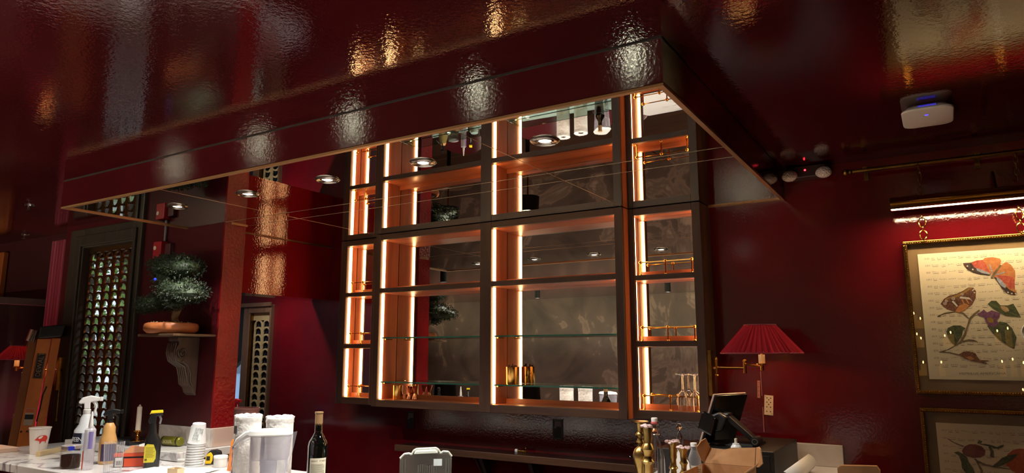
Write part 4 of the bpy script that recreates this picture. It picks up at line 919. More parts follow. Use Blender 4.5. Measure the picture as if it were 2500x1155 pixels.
LY = 2.24
ORG = P('fibreglass_orange', (190, 106, 40), .5); ALU = P('aluminium_dull', (120, 122, 132), .35, .8)
for o in list(C.objects):
    if o.parent is None and o.name.split('.')[0] in ('bookcase', 'book', 'wall_panel'): o.location.x += .62
rs.location.x += .46
LX, LYY = -4.785, 2.25
ld = thing('step_ladder', 'orange fibreglass step ladder with black top standing left of the window', 'step ladder', (LX, LYY, 0), math.radians(65))
def rail(name, xt0, xt1, y0, y1, zt, lean=.072, mat=None, e=0):
    xb0, xb1 = xt0 - lean * (zt - .02) - e, xt1 - lean * (zt - .02) + e
    return MB().add([(xt0, y0, zt), (xt1, y0, zt), (xb1, y0, .02), (xb0, y0, .02), (xt0, y1, zt), (xt1, y1, zt), (xb1, y1, .02), (xb0, y1, .02)],
                    [(0, 1, 2, 3), (7, 6, 5, 4), (0, 4, 5, 1), (1, 5, 6, 2), (2, 6, 7, 3), (3, 7, 4, 0)]).build(name, mat or ORG, ld, world=False, bevel=.002)
rail('front_rail', -.047, .024, -.004, 0, 1.74)
rail('rail_flange', -.092, -.0475, .012, .016, 1.735, mat=P('fibreglass_orange_shaded', (130, 74, 30), .6))  # same fibreglass, shade of the set-back flange painted in darker
rail('front_rail', -.047, .024, .34, .344, 1.74)
rail('rear_rail', .029, .074, -.002, .002, 1.745, lean=.060)
rail('rear_rail', .029, .074, .335, .339, 1.745, lean=.060)
for k in range(6):
    z = 1.535 - k * .255; dx = -(1.74 - z) * .072
    MB().box(-.095 + dx, -.0 + dx, .0165, .335, z - .006, z).box(-.095 + dx, -.088 + dx, .0165, .335, z - .034, z - .006).build('step', ALU, ld, world=False)
MB().prism([(-.045, 1.742), (.080, 1.755), (.092, 1.836), (-.040, 1.815)], -.012, .355).build('top_cap', BLACK, ld, world=False, bevel=.008)
for x, z in ((-.028, 1.765), (.012, 1.772), (.055, 1.778), (-.022, 1.792), (.03, 1.80), (.07, 1.80)):
    MB().tube([(x, -.0135, z), (x, -.0115, z)], .005, 8).build('rivet', P('rivet_grey', (52, 52, 54), .4, .6), ld, world=False)
MB().tube([(-.070, .01, 1.795), (-.086, .01, 1.725)], .026, 14).build('tool_cup', CHROME, ld, smooth=True, world=False)
tilt = math.atan(.072)
def plate(w, h, x, z, mat, name):
    o = MB().box(-w / 2, w / 2, -.0015, 0, -h / 2, h / 2).build(name, mat, ld, world=False); o.location = (x, -.0045, z); o.rotation_euler = (0, tilt, 0); return o
lp = plate(.046, .152, -.022, 1.575, BLACK, 'brand_plate')
PS = P('plate_silver', (150, 118, 84), .5)
MB().box(-.020, .020, -.0022, -.0015, -.073, .073).build('plate_border', PS, lp, world=False)
MB().box(-.0185, .0185, -.0026, -.0022, -.0715, .0715).build('plate_field', BLACK, lp, world=False)
text('brand_letters', 'DEWALT', .036, PS, lp, (.0125, -.0029, -.066), (PI / 2, -PI / 2, 0), ext=.0003, sx=1.02)
wl = plate(.046, .10, -.046, 1.27, P('label_pale', (170, 150, 130), .7), 'warning_label')
MB().box(-.022, .022, -.0022, -.0015, -.014, .014).build('label_black', BLACK, wl, world=False)
MB().box(-.022, .022, -.0022, -.0015, .026, .046).build('label_orange', P('label_orange', (190, 90, 40), .6), wl, world=False)
for x in (-.078, -.048): MB().tube([(x, -.007, 1.185), (x, -.0042, 1.185)], .006, 8).build('bolt', P('rivet_grey', (52, 52, 54), .4, .6), ld, world=False)
MB().tube([(.028, -.006, 1.45), (.012, -.006, 1.40), (.006, -.006, 1.33), (-.006, -.006, 1.24)], .004, 6).build('spreader', BLACK, ld, world=False)

# ------------------------------------------------------------------ things on the front bar
def at_(name, label, cat, x, y, z=BZ, rz=0, group=None): return thing(name, label, cat, (x, y, z + .0005), rz, group)
def L_(t, name, prof, mat, n=28, c=(0, 0, 0), **k): return MB().lathe(prof, n, c, **k).build(name, mat, t, smooth=True, world=False)
def trigger(t, z, mat, s=1, tipm=None, dirx=1):
    """spray head: collar, body, nozzle and lever; points along +x*dirx"""
    d = dirx
    L_(t, 'collar', [(.014 * s, z - .022 * s), (.0150 * s, z - .020 * s), (.0150 * s, z - .002 * s), (.012 * s, z)], mat)
    m = MB().prism([(-.012 * d * s, z), (.012 * d * s, z), (.010 * d * s, z + .028 * s), (.045 * d * s, z + .034 * s), (.046 * d * s, z + .050 * s), (.010 * d * s, z + .058 * s), (-.022 * d * s, z + .050 * s), (-.036 * d * s, z + .030 * s), (-.030 * d * s, z + .022 * s), (-.014 * d * s, z + .024 * s)], -.010 * s, .010 * s)
    m.build('spray_head', mat, t, world=False, bevel=.004 * s)
    MB().box(.045 * d * s if d > 0 else .058 * d * s, .058 * d * s if d > 0 else .045 * d * s, -.009 * s, .009 * s, z + .033 * s, z + .051 * s).build('nozzle', tipm or mat, t, world=False, bevel=.002)
    MB().tube([(.022 * d * s, 0, z + .032 * s), (.034 * d * s, 0, z + .012 * s), (.030 * d * s, 0, z - .012 * s), (.036 * d * s, 0, z - .028 * s)], [.006 * s, .005 * s, .005 * s, .004 * s], 8).build('trigger', tipm or mat, t, smooth=True, world=False)

t = at_('takeaway_cup', 'white foam cup printed with a red pig, at the left end', 'cup', -4.215, 2.0)
L_(t, 'cup', [(.036, 0), (.037, .004), (.050, .130), (.053, .132), (.053, .137), (.048, .137), (.035, .006)], P('foam_white', (224, 214, 206), .6), cap=False)
RP = P('pig_red', (206, 50, 40), .6)
def on_cyl(poly, r0, r1, h, a0, e=.0006):
    vs = []
    for u, z in poly:
        r = r0 + (r1 - r0) * z / h + e; a = a0 + u / r; vs.append((r * math.cos(a), r * math.sin(a), z))
    return vs, [tuple(range(len(poly)))]
pig = [(-.030, .078), (-.024, .082), (-.018, .090), (-.012, .094), (0, .098), (.014, .098), (.024, .094), (.030, .086), (.030, .076), (.024, .066), (.023, .056), (.019, .056), (.018, .066), (.002, .066), (-.004, .055), (-.008, .055), (-.008, .067), (-.018, .072), (-.030, .073)]
m = MB(); bmv, bmf = on_cyl(pig, .036, .050, .13, -.22, .0022); m.add(bmv, bmf); m.build('pig_print', RP, t, world=False)
t = at_('wood_stick', 'pale square wooden stick lying beside the foam cup', 'stick', -4.165, 2.05, rz=math.radians(123))
MB().box(-.125, .125, -.011, .011, 0, .024).build('stick', wood('pine', (196, 170, 124), (216, 192, 146), 'X'), t, world=False, bevel=.001)
t = at_('tile_block', 'pinkish flat block at the far left edge of the bar', 'block', -4.50, 1.94)
MB().box(-.11, .10, -.05, .05, 0, .022).build('block', P('pink_block', (222, 184, 160), .6), t, world=False, bevel=.002)
t = at_('jam_jar', 'glass jar half full of dark brown liquid with a lid', 'jar', -3.56, 1.835, rz=1.08)
L_(t, 'jar', [(.036, 0), (.043, .004), (.044, .012), (.044, .080), (.040, .088), (.040, .098)], thin('jar_glass', (150, 130, 118), .04, .05, .3), cap=False)
L_(t, 'liquid', [(.0405, .003), (.0405, .060), (.0001, .060)], P('brown_liquid', (46, 22, 14), .15))
L_(t, 'lid', [(.042, .088), (.043, .090), (.043, .102), (.041, .104)], P('jar_lid', (180, 170, 168), .35, .2))
MB().box(-.012, .012, -.045, -.0435, .084, .103).build('blue_mark', P('blue_mark', (30, 50, 190), .5), t, world=False)
t = at_('ribbed_glass', 'tall empty ribbed glass tumbler standing on the white counter', 'glass', -3.205, 1.835)
vs = []; fs = []; n = 96; prof = [(.033, 0), (.034, .004), (.041, .140), (.0395, .141), (.033, .012)]
for r, z in prof:
    for i in range(n): a = 2 * PI * i / n; rr_ = r + (.0012 * math.cos(i * PI / 2) if z > .002 else 0); vs.append((rr_ * math.cos(a), rr_ * math.sin(a), z))
for k in range(len(prof) - 1):
    for i in range(n): j = (i + 1) % n; fs.append((k * n + i, k * n + j, (k + 1) * n + j, (k + 1) * n + i))
fs += [tuple(reversed(range(n))), tuple((len(prof) - 1) * n + i for i in range(n))]
MB().add(vs, fs).build('tumbler', thin('tumbler_clear', (215, 215, 220), .05, .04, .4), t, smooth=True, world=False)
t = at_('spray_bottle', 'tall milky spray bottle with white trigger and dark blue label', 'spray bottle', -3.75, 1.99, rz=1.08)
L_(t, 'bottle', [(.046, 0), (.050, .006), (.050, .120), (.048, .150), (.030, .178), (.026, .210), (.017, .226), (.014, .236)], P('milky_white', (216, 222, 226), .35))
trigger(t, .252, P('trigger_white', (232, 232, 230), .4), 1.15, dirx=1)
m = MB(); v_, f_ = on_cyl([(-.045 + .009 * i, .055) for i in range(11)], .0502, .0502, 1, -PI / 2 - .9)
m = MB(); arc_ = lambda r, a0, a1, z0, z1, k=12: ([(r * math.cos(a0 + (a1 - a0) * i / k), r * math.sin(a0 + (a1 - a0) * i / k), z) for z in (z0, z1) for i in range(k + 1)], [(i, i + 1, k + 2 + i, k + 1 + i) for i in range(k)])
m.add(*arc_(.0508, -PI / 2 - 1.6, -PI / 2 - .25, .055, .138)).build('label', P('navy_label', (26, 32, 54), .5), t, world=False)
MB().add(*arc_(.0508, -PI / 2 - .25, -PI / 2 + .4, .055, .138)).build('label_side', P('label_pale2', (176, 186, 200), .5), t, world=False)
def ring_text(t, s, size, mat, r, a0, z, name='lettering', da=None):
    a = a0
    for ch in s:
        if ch != ' ':
            o = text(name, ch, size, mat, t, (r * math.cos(a), r * math.sin(a), z), (PI / 2, 0, a + PI / 2), ext=.0002, align='CENTER')
        a += (da or size * .66) / r
WT = P('print_white2', (220, 224, 228), .5)
ring_text(t, 'GREEN', .030, WT, .0514, -PI / 2 - 1.42, .098, da=.0135)
ring_text(t, '-------', .014, WT, .0514, -PI / 2 - 1.4, .078, da=.009); ring_text(t, '-------', .014, WT, .0514, -PI / 2 - 1.4, .064, da=.009)
t = at_('caulk_tube', 'clear cartridge tube with long pointed nozzle and orange stripe', 'tube', -3.44, 1.85, rz=1.08)
L_(t, 'cartridge', [(.022, 0), (.0235, .002), (.0235, .180), (.018, .186)], thin('clear_cartridge', (214, 206, 216), .30, .2, .4))
L_(t, 'nozzle', [(.008, .186), (.010, .190), (.010, .200), (.0035, .262)], WHITEP)
MB().add(*arc_(.0240, -PI / 2 - 1.5, -PI / 2 - .9, .004, .085)).build('orange_stripe', P('orange_red', (220, 84, 50), .5), t, world=False)
MB().add(*arc_(.0240, -PI / 2 - .2, -PI / 2 + .6, .095, .172)).build('violet_print', P('violet_print', (120, 110, 170), .5), t, world=False)
t = at_('amber_spray_bottle', 'tan bottle with black trigger head behind the ribbed glass', 'spray bottle', -3.55, 2.0, rz=1.06)
L_(t, 'bottle', [(.034, 0), (.038, .006), (.039, .105), (.034, .125), (.028, .145), (.027, .172), (.018, .190), (.012, .196)], P('tan_plastic', (206, 158, 96), .4))
trigger(t, .206, BLACK, .95, dirx=1)
MB().add(*arc_(.0397, -PI / 2 - .8, -PI / 2 + 1.1, .015, .095)).build('label', P('purple_label', (70, 58, 92), .5), t, world=False)
t = at_('black_tray', 'low black mat lying on the raised marble slab', 'mat', -3.86, 2.30, 1.165)
MB().box(-.17, .10, -.07, .08, 0, .018).build('mat', P('black_mat', (18, 18, 20), .7), t, world=False, bevel=.003)
t = at_('candle_holder', 'white taper candle in a small brass holder on the black mat', 'candle', -3.785, 2.288, 1.1832)
L_(t, 'holder', [(.036, 0), (.036, .003), (.012, .008), (.008, .020), (.012, .028), (.007, .036), (.014, .044), (.020, .048), (.020, .056), (.014, .056)], BRASS)
L_(t, 'candle', [(.0135, .050), (.0125, .178), (.006, .184), (.004, .192)], P('wax_white', (226, 208, 190), .5))
t = at_('black_spray_bottle', 'black bottle with yellow topped trigger and yellow label', 'spray bottle', -3.235, 2.035, rz=1.0)
m = MB(); loft(m, [rrect(0, 0, .060, .044, .014, 0), rrect(0, 0, .068, .050, .018, .006), rrect(0, 0, .070, .050, .018, .10), rrect(-.002, 0, .064, .046, .018, .130), rrect(-.004, 0, .036, .034, .014, .160), rrect(-.006, 0, .030, .028, .012, .205)])
m.build('bottle', BLACK, t, smooth=True, world=False)
MB().prism([(-.030, .215), (-.020, .250), (.030, .252), (.034, .240), (.008, .236), (.006, .206), (-.022, .202)], -.012, .012).build('spray_head', BLACK, t, world=False, bevel=.003)
MB().prism([(-.024, .245), (-.018, .262), (.032, .264), (.034, .252), (-.018, .250)], -.0125, .0125).build('yellow_top', P('bright_yellow', (232, 206, 30), .4), t, world=False, bevel=.002)
MB().tube([(.018, 0, .240), (.026, 0, .222), (.022, 0, .200)], [.006, .005, .005], 8).build('trigger', P('grey_clear', (120, 120, 124), .3), t, smooth=True, world=False)
MB().prism([(-.034, .028), (.008, .028), (.016, .044), (.016, .075), (.004, .108), (-.024, .112), (-.034, .100)], -.0258, -.0252).build('label', P('yellow_label', (196, 182, 44), .5), t, world=False)
MB().prism([(-.030, .036), (-.020, .036), (-.020, .046), (-.030, .046)], -.0262, -.0258).build('label_print', P('label_ink', (90, 84, 24), .5), t, world=False)
m = MB()
for k in range(8): m.box(-.028, .006 + .004 * math.sin(k * 2), -.0262, -.0258, .052 + k * .006, .0535 + k * .006)
m.build('label_lines', P('label_ink', (90, 84, 24), .5), t, world=False)
t = at_('glove_box', 'orange, white and black box with a barcode panel', 'box', -3.36, 2.03, rz=.80)
MB().box(-.085, .09, -.035, .05, 0, .062).build('box', BLACK, t, world=False, bevel=.001)
MB().box(-.040, .0902, -.0358, .0, .002, .040).build('orange_panel', P('orange_red', (220, 84, 50), .5), t, world=False)
MB().box(-.085, .0902, -.0358, -.005, .048, .0622).build('pale_band', P('orange_red', (220, 84, 50), .5), t, world=False)
MB().box(-.078, -.044, -.0358, -.034, .004, .044).build('barcode_panel', PAPER, t, world=False)
m = MB()
for k in range(9): m.box(-.074 + k * .003, -.0728 + k * .003 + (k % 3) * .0004, -.0364, -.0358, .010, .030)
m.build('barcode', INK, t, world=False)
MB().add([(-.05, -.03, .063), (.09, -.03, .066), (.09, .04, .075), (-.04, .045, .082), (-.02, 0, .095)], [(0, 1, 4), (1, 2, 4), (2, 3, 4), (3, 0, 4), (0, 3, 2, 1)]).build('torn_flap', P('flap_tan', (170, 110, 70), .7), t, world=False)
def crumple(t, name, r, mat, sc=(1, 1, .7), seed=1, amp=.35):
    R = random.Random(seed); m = MB().sphere((0, 0, r * sc[2]), r, 12, sc)
    m.v = [(v[0] * (1 + R.uniform(-amp, amp)), v[1] * (1 + R.uniform(-amp, amp)), max(0, v[2] * (1 + R.uniform(-amp, amp)))) for v in m.v]; return m.build(name, mat, t, world=False)
t = at_('paper_scrap', 'crumpled white paper lying behind the orange box', 'paper', -3.50, 2.17); crumple(t, 'paper', .045, PAPER, (1, .8, .8), 3)
t = at_('black_rag', 'crumpled dark rag between the tan bottle and the box', 'rag', -3.46, 2.09); crumple(t, 'cloth', .05, P('rag_black', (22, 22, 24), .9), (1.2, .8, .5), 5, .25)
t = at_('round_white_lid', 'small round white lid lying right of the black spray bottle', 'lid', -3.30, 2.24); L_(t, 'lid_disc', [(.030, 0), (.034, .004), (.034, .012), (.030, .015), (.028, .009)], WHITEP)  # this round white piece is a loose lid
t = at_('paper_sheet', 'creased white sheet of paper on the counter by the cups', 'paper', -3.02, 2.00, rz=.3)
vs = []; fs = []; n = 12; R = random.Random(8)
for i in range(n + 1):
    for j in range(n + 1): vs.append((-.20 + .36 * i / n, -.13 + .26 * j / n, .002 + .005 * R.random() * (1 if 0 < i < n else .5)))
for i in range(n):
    for j in range(n): a = i * (n + 1) + j; fs.append((a, a + 1, a + n + 2, a + n + 1))
MB().add(vs, fs).build('sheet', PAPER, t, smooth=True, world=False)
t = at_('drink_can', 'green and gold can lying on its side on the marble slab', 'can', -3.56, 2.345, 1.165, rz=math.radians(8))
m = MB().lathe([(.020, 0), (.0245, .006), (.0245, .128), (.020, .134)], 24); m.v = [(z - .067, x, y + .0250) for x, y, z in m.v]; m.build('can', P('olive_can', (130, 128, 44), .3, .4), t, smooth=True, world=False)
for a, b in ((.010, .020), (.114, .124)):
    m = MB().lathe([(.0249, a), (.0249, b)], 24, cap=False); m.v = [(z - .067, x, y + .0250) for x, y, z in m.v]; m.build('dark_band', P('can_band', (36, 40, 20), .4), t, world=False)
text('can_letters', 'SOLEIL', .022, P('can_letters', (206, 200, 150), .5), t, (-.036, -.0252, .018))
for o in list(C.objects):
    if o.name.startswith('can_letters'): o.name = 'lettering'
# stack of nested plastic cups
CW = P('cup_white', (214, 216, 216), .35)
cupm = None
for k in range(10):
    z = k * .0118
    lean = .0014 * max(0, k - 2)
    t = thing('plastic_cup', ('top cup of the nested stack, white with printed lines' if k == 9 else 'white plastic cup nested in the stack, ' + ('lowest', 'second', 'third', 'fourth', 'fifth', 'sixth', 'seventh', 'eighth', 'ninth', '')[k] + ' from the bottom'), 'cup', (-3.118 + lean, 2.178, BZ + .0005 + z), group='stacked plastic cups')
    if cupm is None:
        c_ = L_(t, 'cup', [(.0425, 0), (.043, .003), (.0405, .006), (.030, .092), (.0275, .094), (.0001, .094)], CW); cupm = c_.data
    else:
        c_ = bpy.data.objects.new('cup', cupm); C.objects.link(c_); c_.parent = t
    if k == 9:
        t.rotation_euler = (0, .10, 0)
        for i in range(9): ring_text(t, random.Random(i).choice(('bump', 'autumn', 'spring')), .012 if i % 2 else .009, P('cup_ink', (110, 124, 116), .6), .0425 - .009 * (i / 9), -1.15 + .03 * i, .016 + i * .007, 'print', da=.0065)
t = at_('tape_measure', 'yellow and black tape measure standing beside the cups', 'tape measure', -3.085, 2.262, rz=.80)
m = MB().prism([(-.036, 0), (.034, 0), (.037, .03), (.030, .060), (.010, .068), (-.018, .066), (-.032, .050)], -.018, .018); m.build('case', BLACK, t, world=False, bevel=.004)
MB().prism([(-.037, .004), (-.010, .004), (-.004, .020), (-.003, .044), (-.014, .060), (-.028, .052), (-.037, .036)], -.0195, .0195).build('yellow_face', P('tool_yellow', (240, 196, 20), .35), t, world=False, bevel=.003)
MB().box(-.032, -.016, -.0205, -.0190, .020, .040).build('badge', BLACK, t, world=False); MB().box(-.040, -.034, -.008, .008, 0, .012).build('tape_hook', CHROME, t, world=False)
t = at_('white_tub', 'short round white tub right of the tape measure', 'tub', -2.985, 2.225); L_(t, 'tub', [(.030, 0), (.031, .003), (.031, .040)], WHITEP); L_(t, 'lid', [(.0325, .040), (.0325, .050), (.031, .052), (.0001, .052)], WHITEP)
t = at_('orange_marker', 'slim orange bottle standing upright left of the paper towels', 'bottle', -2.85, 2.178); m = MB(); loft(m, [rrect(0, 0, .030, .018, .006, 0), rrect(.004, 0, .026, .016, .006, .06), rrect(.010, 0, .018, .014, .005, .125), rrect(.011, 0, .010, .009, .003, .140)]); m.build('bottle', P('bright_orange', (236, 132, 30), .4), t, smooth=True, world=False)
t = at_('kraft_box', 'tiny open kraft paper box at the bottom edge of the photo', 'box', -2.93, 1.96, rz=.2); m = MB(); m.box(-.028, .028, -.02, -.018, 0, .034); m.box(-.028, .028, .018, .02, 0, .034); m.box(-.028, -.026, -.018, .018, 0, .034); m.box(.026, .028, -.018, .018, 0, .034); m.box(-.026, .026, -.018, .018, 0, .002); m.build('box', P('kraft', (222, 196, 160), .8), t, world=False)
TW = P('towel_white', (232, 230, 224), .85, bump=.004, bscale=60); FILM = thin('clear_film', (235, 235, 235), .25, .2)
def towel(name, label, x, y, wrap):
    t = at_(name, label, 'paper towels', x, y, rz=.87)
    L_(t, 'roll', [(.020, .0), (.050, .0), (.0515, .004), (.0515, .276), (.049, .280), (.021, .280), (.020, .275)], TW, 40, cap=False)
    L_(t, 'core', [(.0195, .001), (.0195, .281)], P('core_brown', (120, 100, 84), .8), cap=False)
    R = random.Random(len(label)); vs = []; fs = []; n = 48; pr = [(.0527, .262), (.0530, .266), (.0530, .270), (.0530, .276), (.0530, .284), (.044, .288), (.030, .285), (.023, .278)]
    for q, (r, z) in enumerate(pr):
        for i in range(n):
            a = 2 * PI * i / n; w = R.uniform(-.0008, .0012) * (3 if q > 3 else .8); vs.append(((r + w) * math.cos(a), (r + w) * math.sin(a), z + (R.uniform(-.002, .003) if q > 3 else 0)))
    for k in range(len(pr) - 1):
        for i in range(n): j = (i + 1) % n; fs.append((k * n + i, k * n + j, (k + 1) * n + j, (k + 1) * n + i))
    MB().add(vs, fs).build('plastic_wrap', FILM, t, smooth=True, world=False)
    MB().add(*arc_(.0545, -PI / 2 - 1.25, -PI / 2 - .80, .215, .247)).build('barcode_panel', P('barcode_grey', (150, 152, 156), .5), t, world=False)
    m = MB()
    for k in range(8): m.add(*arc_(.0548, -PI / 2 - 1.22 + k * .05, -PI / 2 - 1.20 + k * .05, .218, .244, 1))
    m.build('barcode', INK, t, world=False)
    if wrap:
        NV = P('navy_stripe', (40, 56, 140), .5); m = MB()
        for s_ in (-1, 1):
            k = 10; pts = [(-PI / 2 - 1.45 + .42 * math.cos(PI * i / k), .115 + s_ * .075 * (i / k) * 1.0 - s_ * .075) for i in range(k + 1)]
            vs = []; 
            for a, z in pts: vs += [(.0548 * math.cos(a), .0548 * math.sin(a), z - .012), (.0548 * math.cos(a), .0548 * math.sin(a), z + .012)]
            m.add(vs, [(2 * i, 2 * i + 2, 2 * i + 3, 2 * i + 1) for i in range(k)])
        m.build('blue_stripe', NV, t, world=False)
    return t
towel('towel_roll', 'wrapped white paper towel roll with blue stripes, behind the pitcher left', -2.425, 1.925, True)
towel('towel_roll', 'wrapped white paper towel roll, behind the pitcher right', -2.262, 1.945, False)
# filter pitcher
t = at_('water_pitcher', 'clear filter pitcher with white lid and loop handle', 'pitcher', -2.150, 1.800, rz=math.radians(49))
PIT = thin('pitcher_clear', (214, 212, 226), .06, .06, .5)
LIL = thin('pitcher_lilac', (222, 218, 232), .34, .15, .35)
m = MB(); rg = []
for z, w, d, cx in ((0, .116, .088, .0), (.004, .120, .092, .0), (.16, .134, .104, .004), (.236, .146, .112, .010)): rg.append(rrect(cx, 0, w, d, .036, z))
for z, w, d, cx in ((.236, .142, .108, .010), (.16, .130, .100, .004), (.006, .115, .087, .0)): rg.append(rrect(cx, 0, w, d, .034, z))
loft(m, rg); m.build('jug', PIT, t, smooth=True, world=False)
m = MB(); loft(m, [rrect(.006, 0, .126, .096, .03, .150), rrect(.008, 0, .134, .102, .032, .160), rrect(.010, 0, .1405, .1065, .034, .232)]); m.build('reservoir', LIL, t, smooth=True, world=False)
m = MB(); loft(m, [rrect(.004, 0, .054, .050, .02, .050), rrect(.004, 0, .060, .056, .024, .149)]); m.build('filter', P('filter_grey', (214, 218, 228), .4), t, smooth=True, world=False)
m = MB(); loft(m, [rrect(.008, 0, .150, .114, .038, .2362), rrect(.006, 0, .156, .118, .04, .240), rrect(.004, 0, .140, .104, .036, .252), rrect(.0, 0, .08, .06, .02, .256)]); m.build('lid', WHITEP, t, smooth=True, world=False)
MB().add([(.070, -.030, .236), (.100, 0, .246), (.070, .030, .236), (.066, -.022, .10), (.074, 0, .10), (.066, .022, .10)], [(0, 1, 4, 3), (1, 2, 5, 4), (0, 3, 4, 1)]).build('spout', PIT, t, world=False)
MB().tube([(-.060, 0, .236), (-.090, 0, .222), (-.118, 0, .190), (-.124, 0, .14), (-.116, 0, .095), (-.092, 0, .066), (-.066, 0, .064)], [.012, .012, .011, .010, .010, .010, .010], 10).build('handle', PIT, t, smooth=True, world=False)
MB().tube([(-.045, 0, .244), (-.078, 0, .238), (-.105, 0, .218), (-.118, 0, .198)], [.013, .012, .010, .006], 8).build('handle_cap', WHITEP, t, smooth=True, world=False)
t = at_('grey_lid', 'small rounded grey case right of the pitcher', 'case', -2.10, 1.86); m = MB(); loft(m, [rrect(0, 0, .044, .030, .008, 0), rrect(0, 0, .050, .034, .010, .006), rrect(0, 0, .050, .034, .010, .050), rrect(0, 0, .040, .026, .008, .056)]); m.build('case', P('slate_grey', (96, 104, 112), .5), t, smooth=True, world=False)
# wine bottle
t = at_('wine_bottle', 'dark wine bottle with cream label and tan foil neck', 'bottle', -2.085, 1.981, rz=.66)
L_(t, 'glass', [(.030, 0), (.036, .004), (.0372, .012), (.0372, .180), (.034, .198), (.022, .218), (.0150, .232), (.0140, .300), (.0155, .301), (.0155, .307), (.013, .307)], P('bottle_green_black', (8, 10, 8), .04, **{'Coat Weight': 1.0}), 40)
L_(t, 'foil', [(.0150, .236), (.0146, .238), (.0146, .302), (.0162, .303), (.0162, .308), (.0001, .3082)], P('foil_tan', (170, 136, 96), .35, .3), 24)
MB().add(*arc_(.0376, -PI / 2 - .62, -PI / 2 + 1.15, .048, .140)).build('label', P('cream_label', (222, 216, 192), .7), t, world=False)
LI = P('label_ink2', (90, 88, 74), .7)
ring_text(t, 'GRANT PINES', .0078, LI, .0378, -PI / 2 - .42, .127, da=.0054)
m = MB()
for k in range(14): m.add(*arc_(.0379, -PI / 2 - .5, -PI / 2 + .95 - (.2 if k % 5 == 3 else 0), .070 + k * .0036, .0712 + k * .0036))
for k in range(8): m.add(*arc_(.0379, -PI / 2 + .5 + k * .05, -PI / 2 + .52 + k * .05, .052, .064, 1))
m.build('label_print', LI, t, world=False)
# clear carrier
t = at_('clear_carrier', 'clear ribbed plastic carrier with an arched handle, scuffed', 'carrier', -1.76, 2.235, rz=math.radians(37))
CP = thin('scuffed_clear', (130, 130, 120), .10, .2, .5)
out = [(-.098, 0), (.098, 0), (.100, .135), (.086, .152), (.066, .154), (.056, .147), (.048, .160), (.038, .167), (-.038, .164), (-.048, .158), (-.056, .144), (-.066, .148), (-.084, .146), (-.100, .130)]
for y in (-.032, .030): MB().prism(out, y, y + .003).build('side_wall', CP, t, world=False)
m = MB()
for x in (-.098, .095): m.box(x, x + .003, -.029, .030, 0, .128)
m.box(-.095, .095, -.029, .030, 0, .003); m.build('end_walls', CP, t, world=False)
m = MB(); op_ = out[2:]
for a, b in zip(op_[:-1], op_[1:]): m.tube([(a[0], -.001, a[1]), (b[0], -.001, b[1])], .004, 6)
m.build('rim', P('frosted_rim', (226, 232, 222), .4, **{'Transmission Weight': .2}), t, smooth=True, world=False)
MB().prism([(-.036, .160), (.036, .163), (.046, .152), (-.046, .149)], -.034, .034).build('handle', P('frosted_rim', (226, 232, 222), .4, **{'Transmission Weight': .2}), t, world=False, bevel=.002)
for k in range(9): MB().tube([(-.028 + k * .0085, -.034, .003), (-.028 + k * .0085, -.034, .108 + .003 * math.sin(k))], .0028, 6).build('rib', CP, t, smooth=True, world=False)
for x in (-.088, -.078, .078, .088): MB().tube([(x, -.034, .003), (x, -.034, .132)], .003, 6).build('rib', CP, t, smooth=True, world=False)
MB().box(.03, .062, -.0345, -.0325, .105, .130).build('pale_sticker', P('pale_sticker', (190, 200, 200), .6), t, world=False)
# pink bin with cleaning bottles in the passage
pt = thing('passage_table', 'small marble topped table in the passage behind the red column', 'table', (-3.85, 3.0, 0))
MB().box(-4.05, -3.56, 2.80, 3.15, 1.125, 1.165).build('table_top', MARB, pt, bevel=.003); MB().box(-3.98, -3.64, 2.86, 3.10, 0, 1.125).build('table_body', BLACKM, pt)
t = thing('pink_bucket', 'dull pink cylindrical bucket standing behind the paper towels', 'bucket', (-3.78, 2.97, 1.1655)); L_(t, 'bucket', [(.072, 0), (.075, .003), (.086, .140), (.090, .141), (.090, .150), (.084, .150)], P('dusty_pink', (196, 150, 142), .5), 36, cap=False)
t = thing('cleaner_bottle', 'blue cleaner bottle with red trigger standing in the door gap', 'spray bottle', (-3.955, 3.03, 1.1655)); L_(t, 'bottle', [(.034, 0), (.036, .004), (.036, .07), (.020, .11), (.014, .125)], P('cleaner_blue', (40, 140, 200), .2)); trigger(t, .146, P('trigger_red', (206, 30, 36), .4), .9, dirx=1)

# ------------------------------------------------------------------ things in the lit shelves
def cup_(name, label, x, y, z, r, h, mat, fill=None):
    t = thing(name, label, 'cup', (x, y, z + .0005))
    L_(t, 'cup', [(r * .97, 0), (r, .002), (r, h), (r * .95, h), (r * .95, .004)], mat, 36, cap=True)
    if fill:
        R = random.Random(int(x * 100)); 
        for k in range(7): 
            a = R.uniform(0, 6.28); q = r * R.uniform(.1, .6); MB().tube([(q * math.cos(a), q * math.sin(a), h * .3), (q * 1.3 * math.cos(a + .3), q * 1.3 * math.sin(a + .3), h + R.uniform(.006, .018))], .005, 7).build('cinnamon_stick', P('cinnamon', (96, 44, 26), .7), t, smooth=True, world=False)
    return t
cup_('gold_cup', 'gold ribbed cup of dark sticks on the lower glass shelf', -1.985, 3.245, 1.4895, .0375, .090, GOLD, True)
cup_('gold_cup', 'gold cup on the bottom shelf of the left large bay', -2.785, 3.255, O0, .030, .080, GOLD)
for i, (x, lab) in enumerate(((-2.700, 'left'), (-2.660, 'right'))):
    t = thing('copper_jigger', 'small copper jigger beside the gold cup, ' + lab + ' one', 'jigger', (x, 3.262, O0 + .0005)); L_(t, 'jigger', [(.014, 0), (.017, .004), (.008, .034), (.006, .038), (.008, .042), (.019, .078), (.017, .078)], P('copper_bright', (206, 130, 92), .2, 1.0))
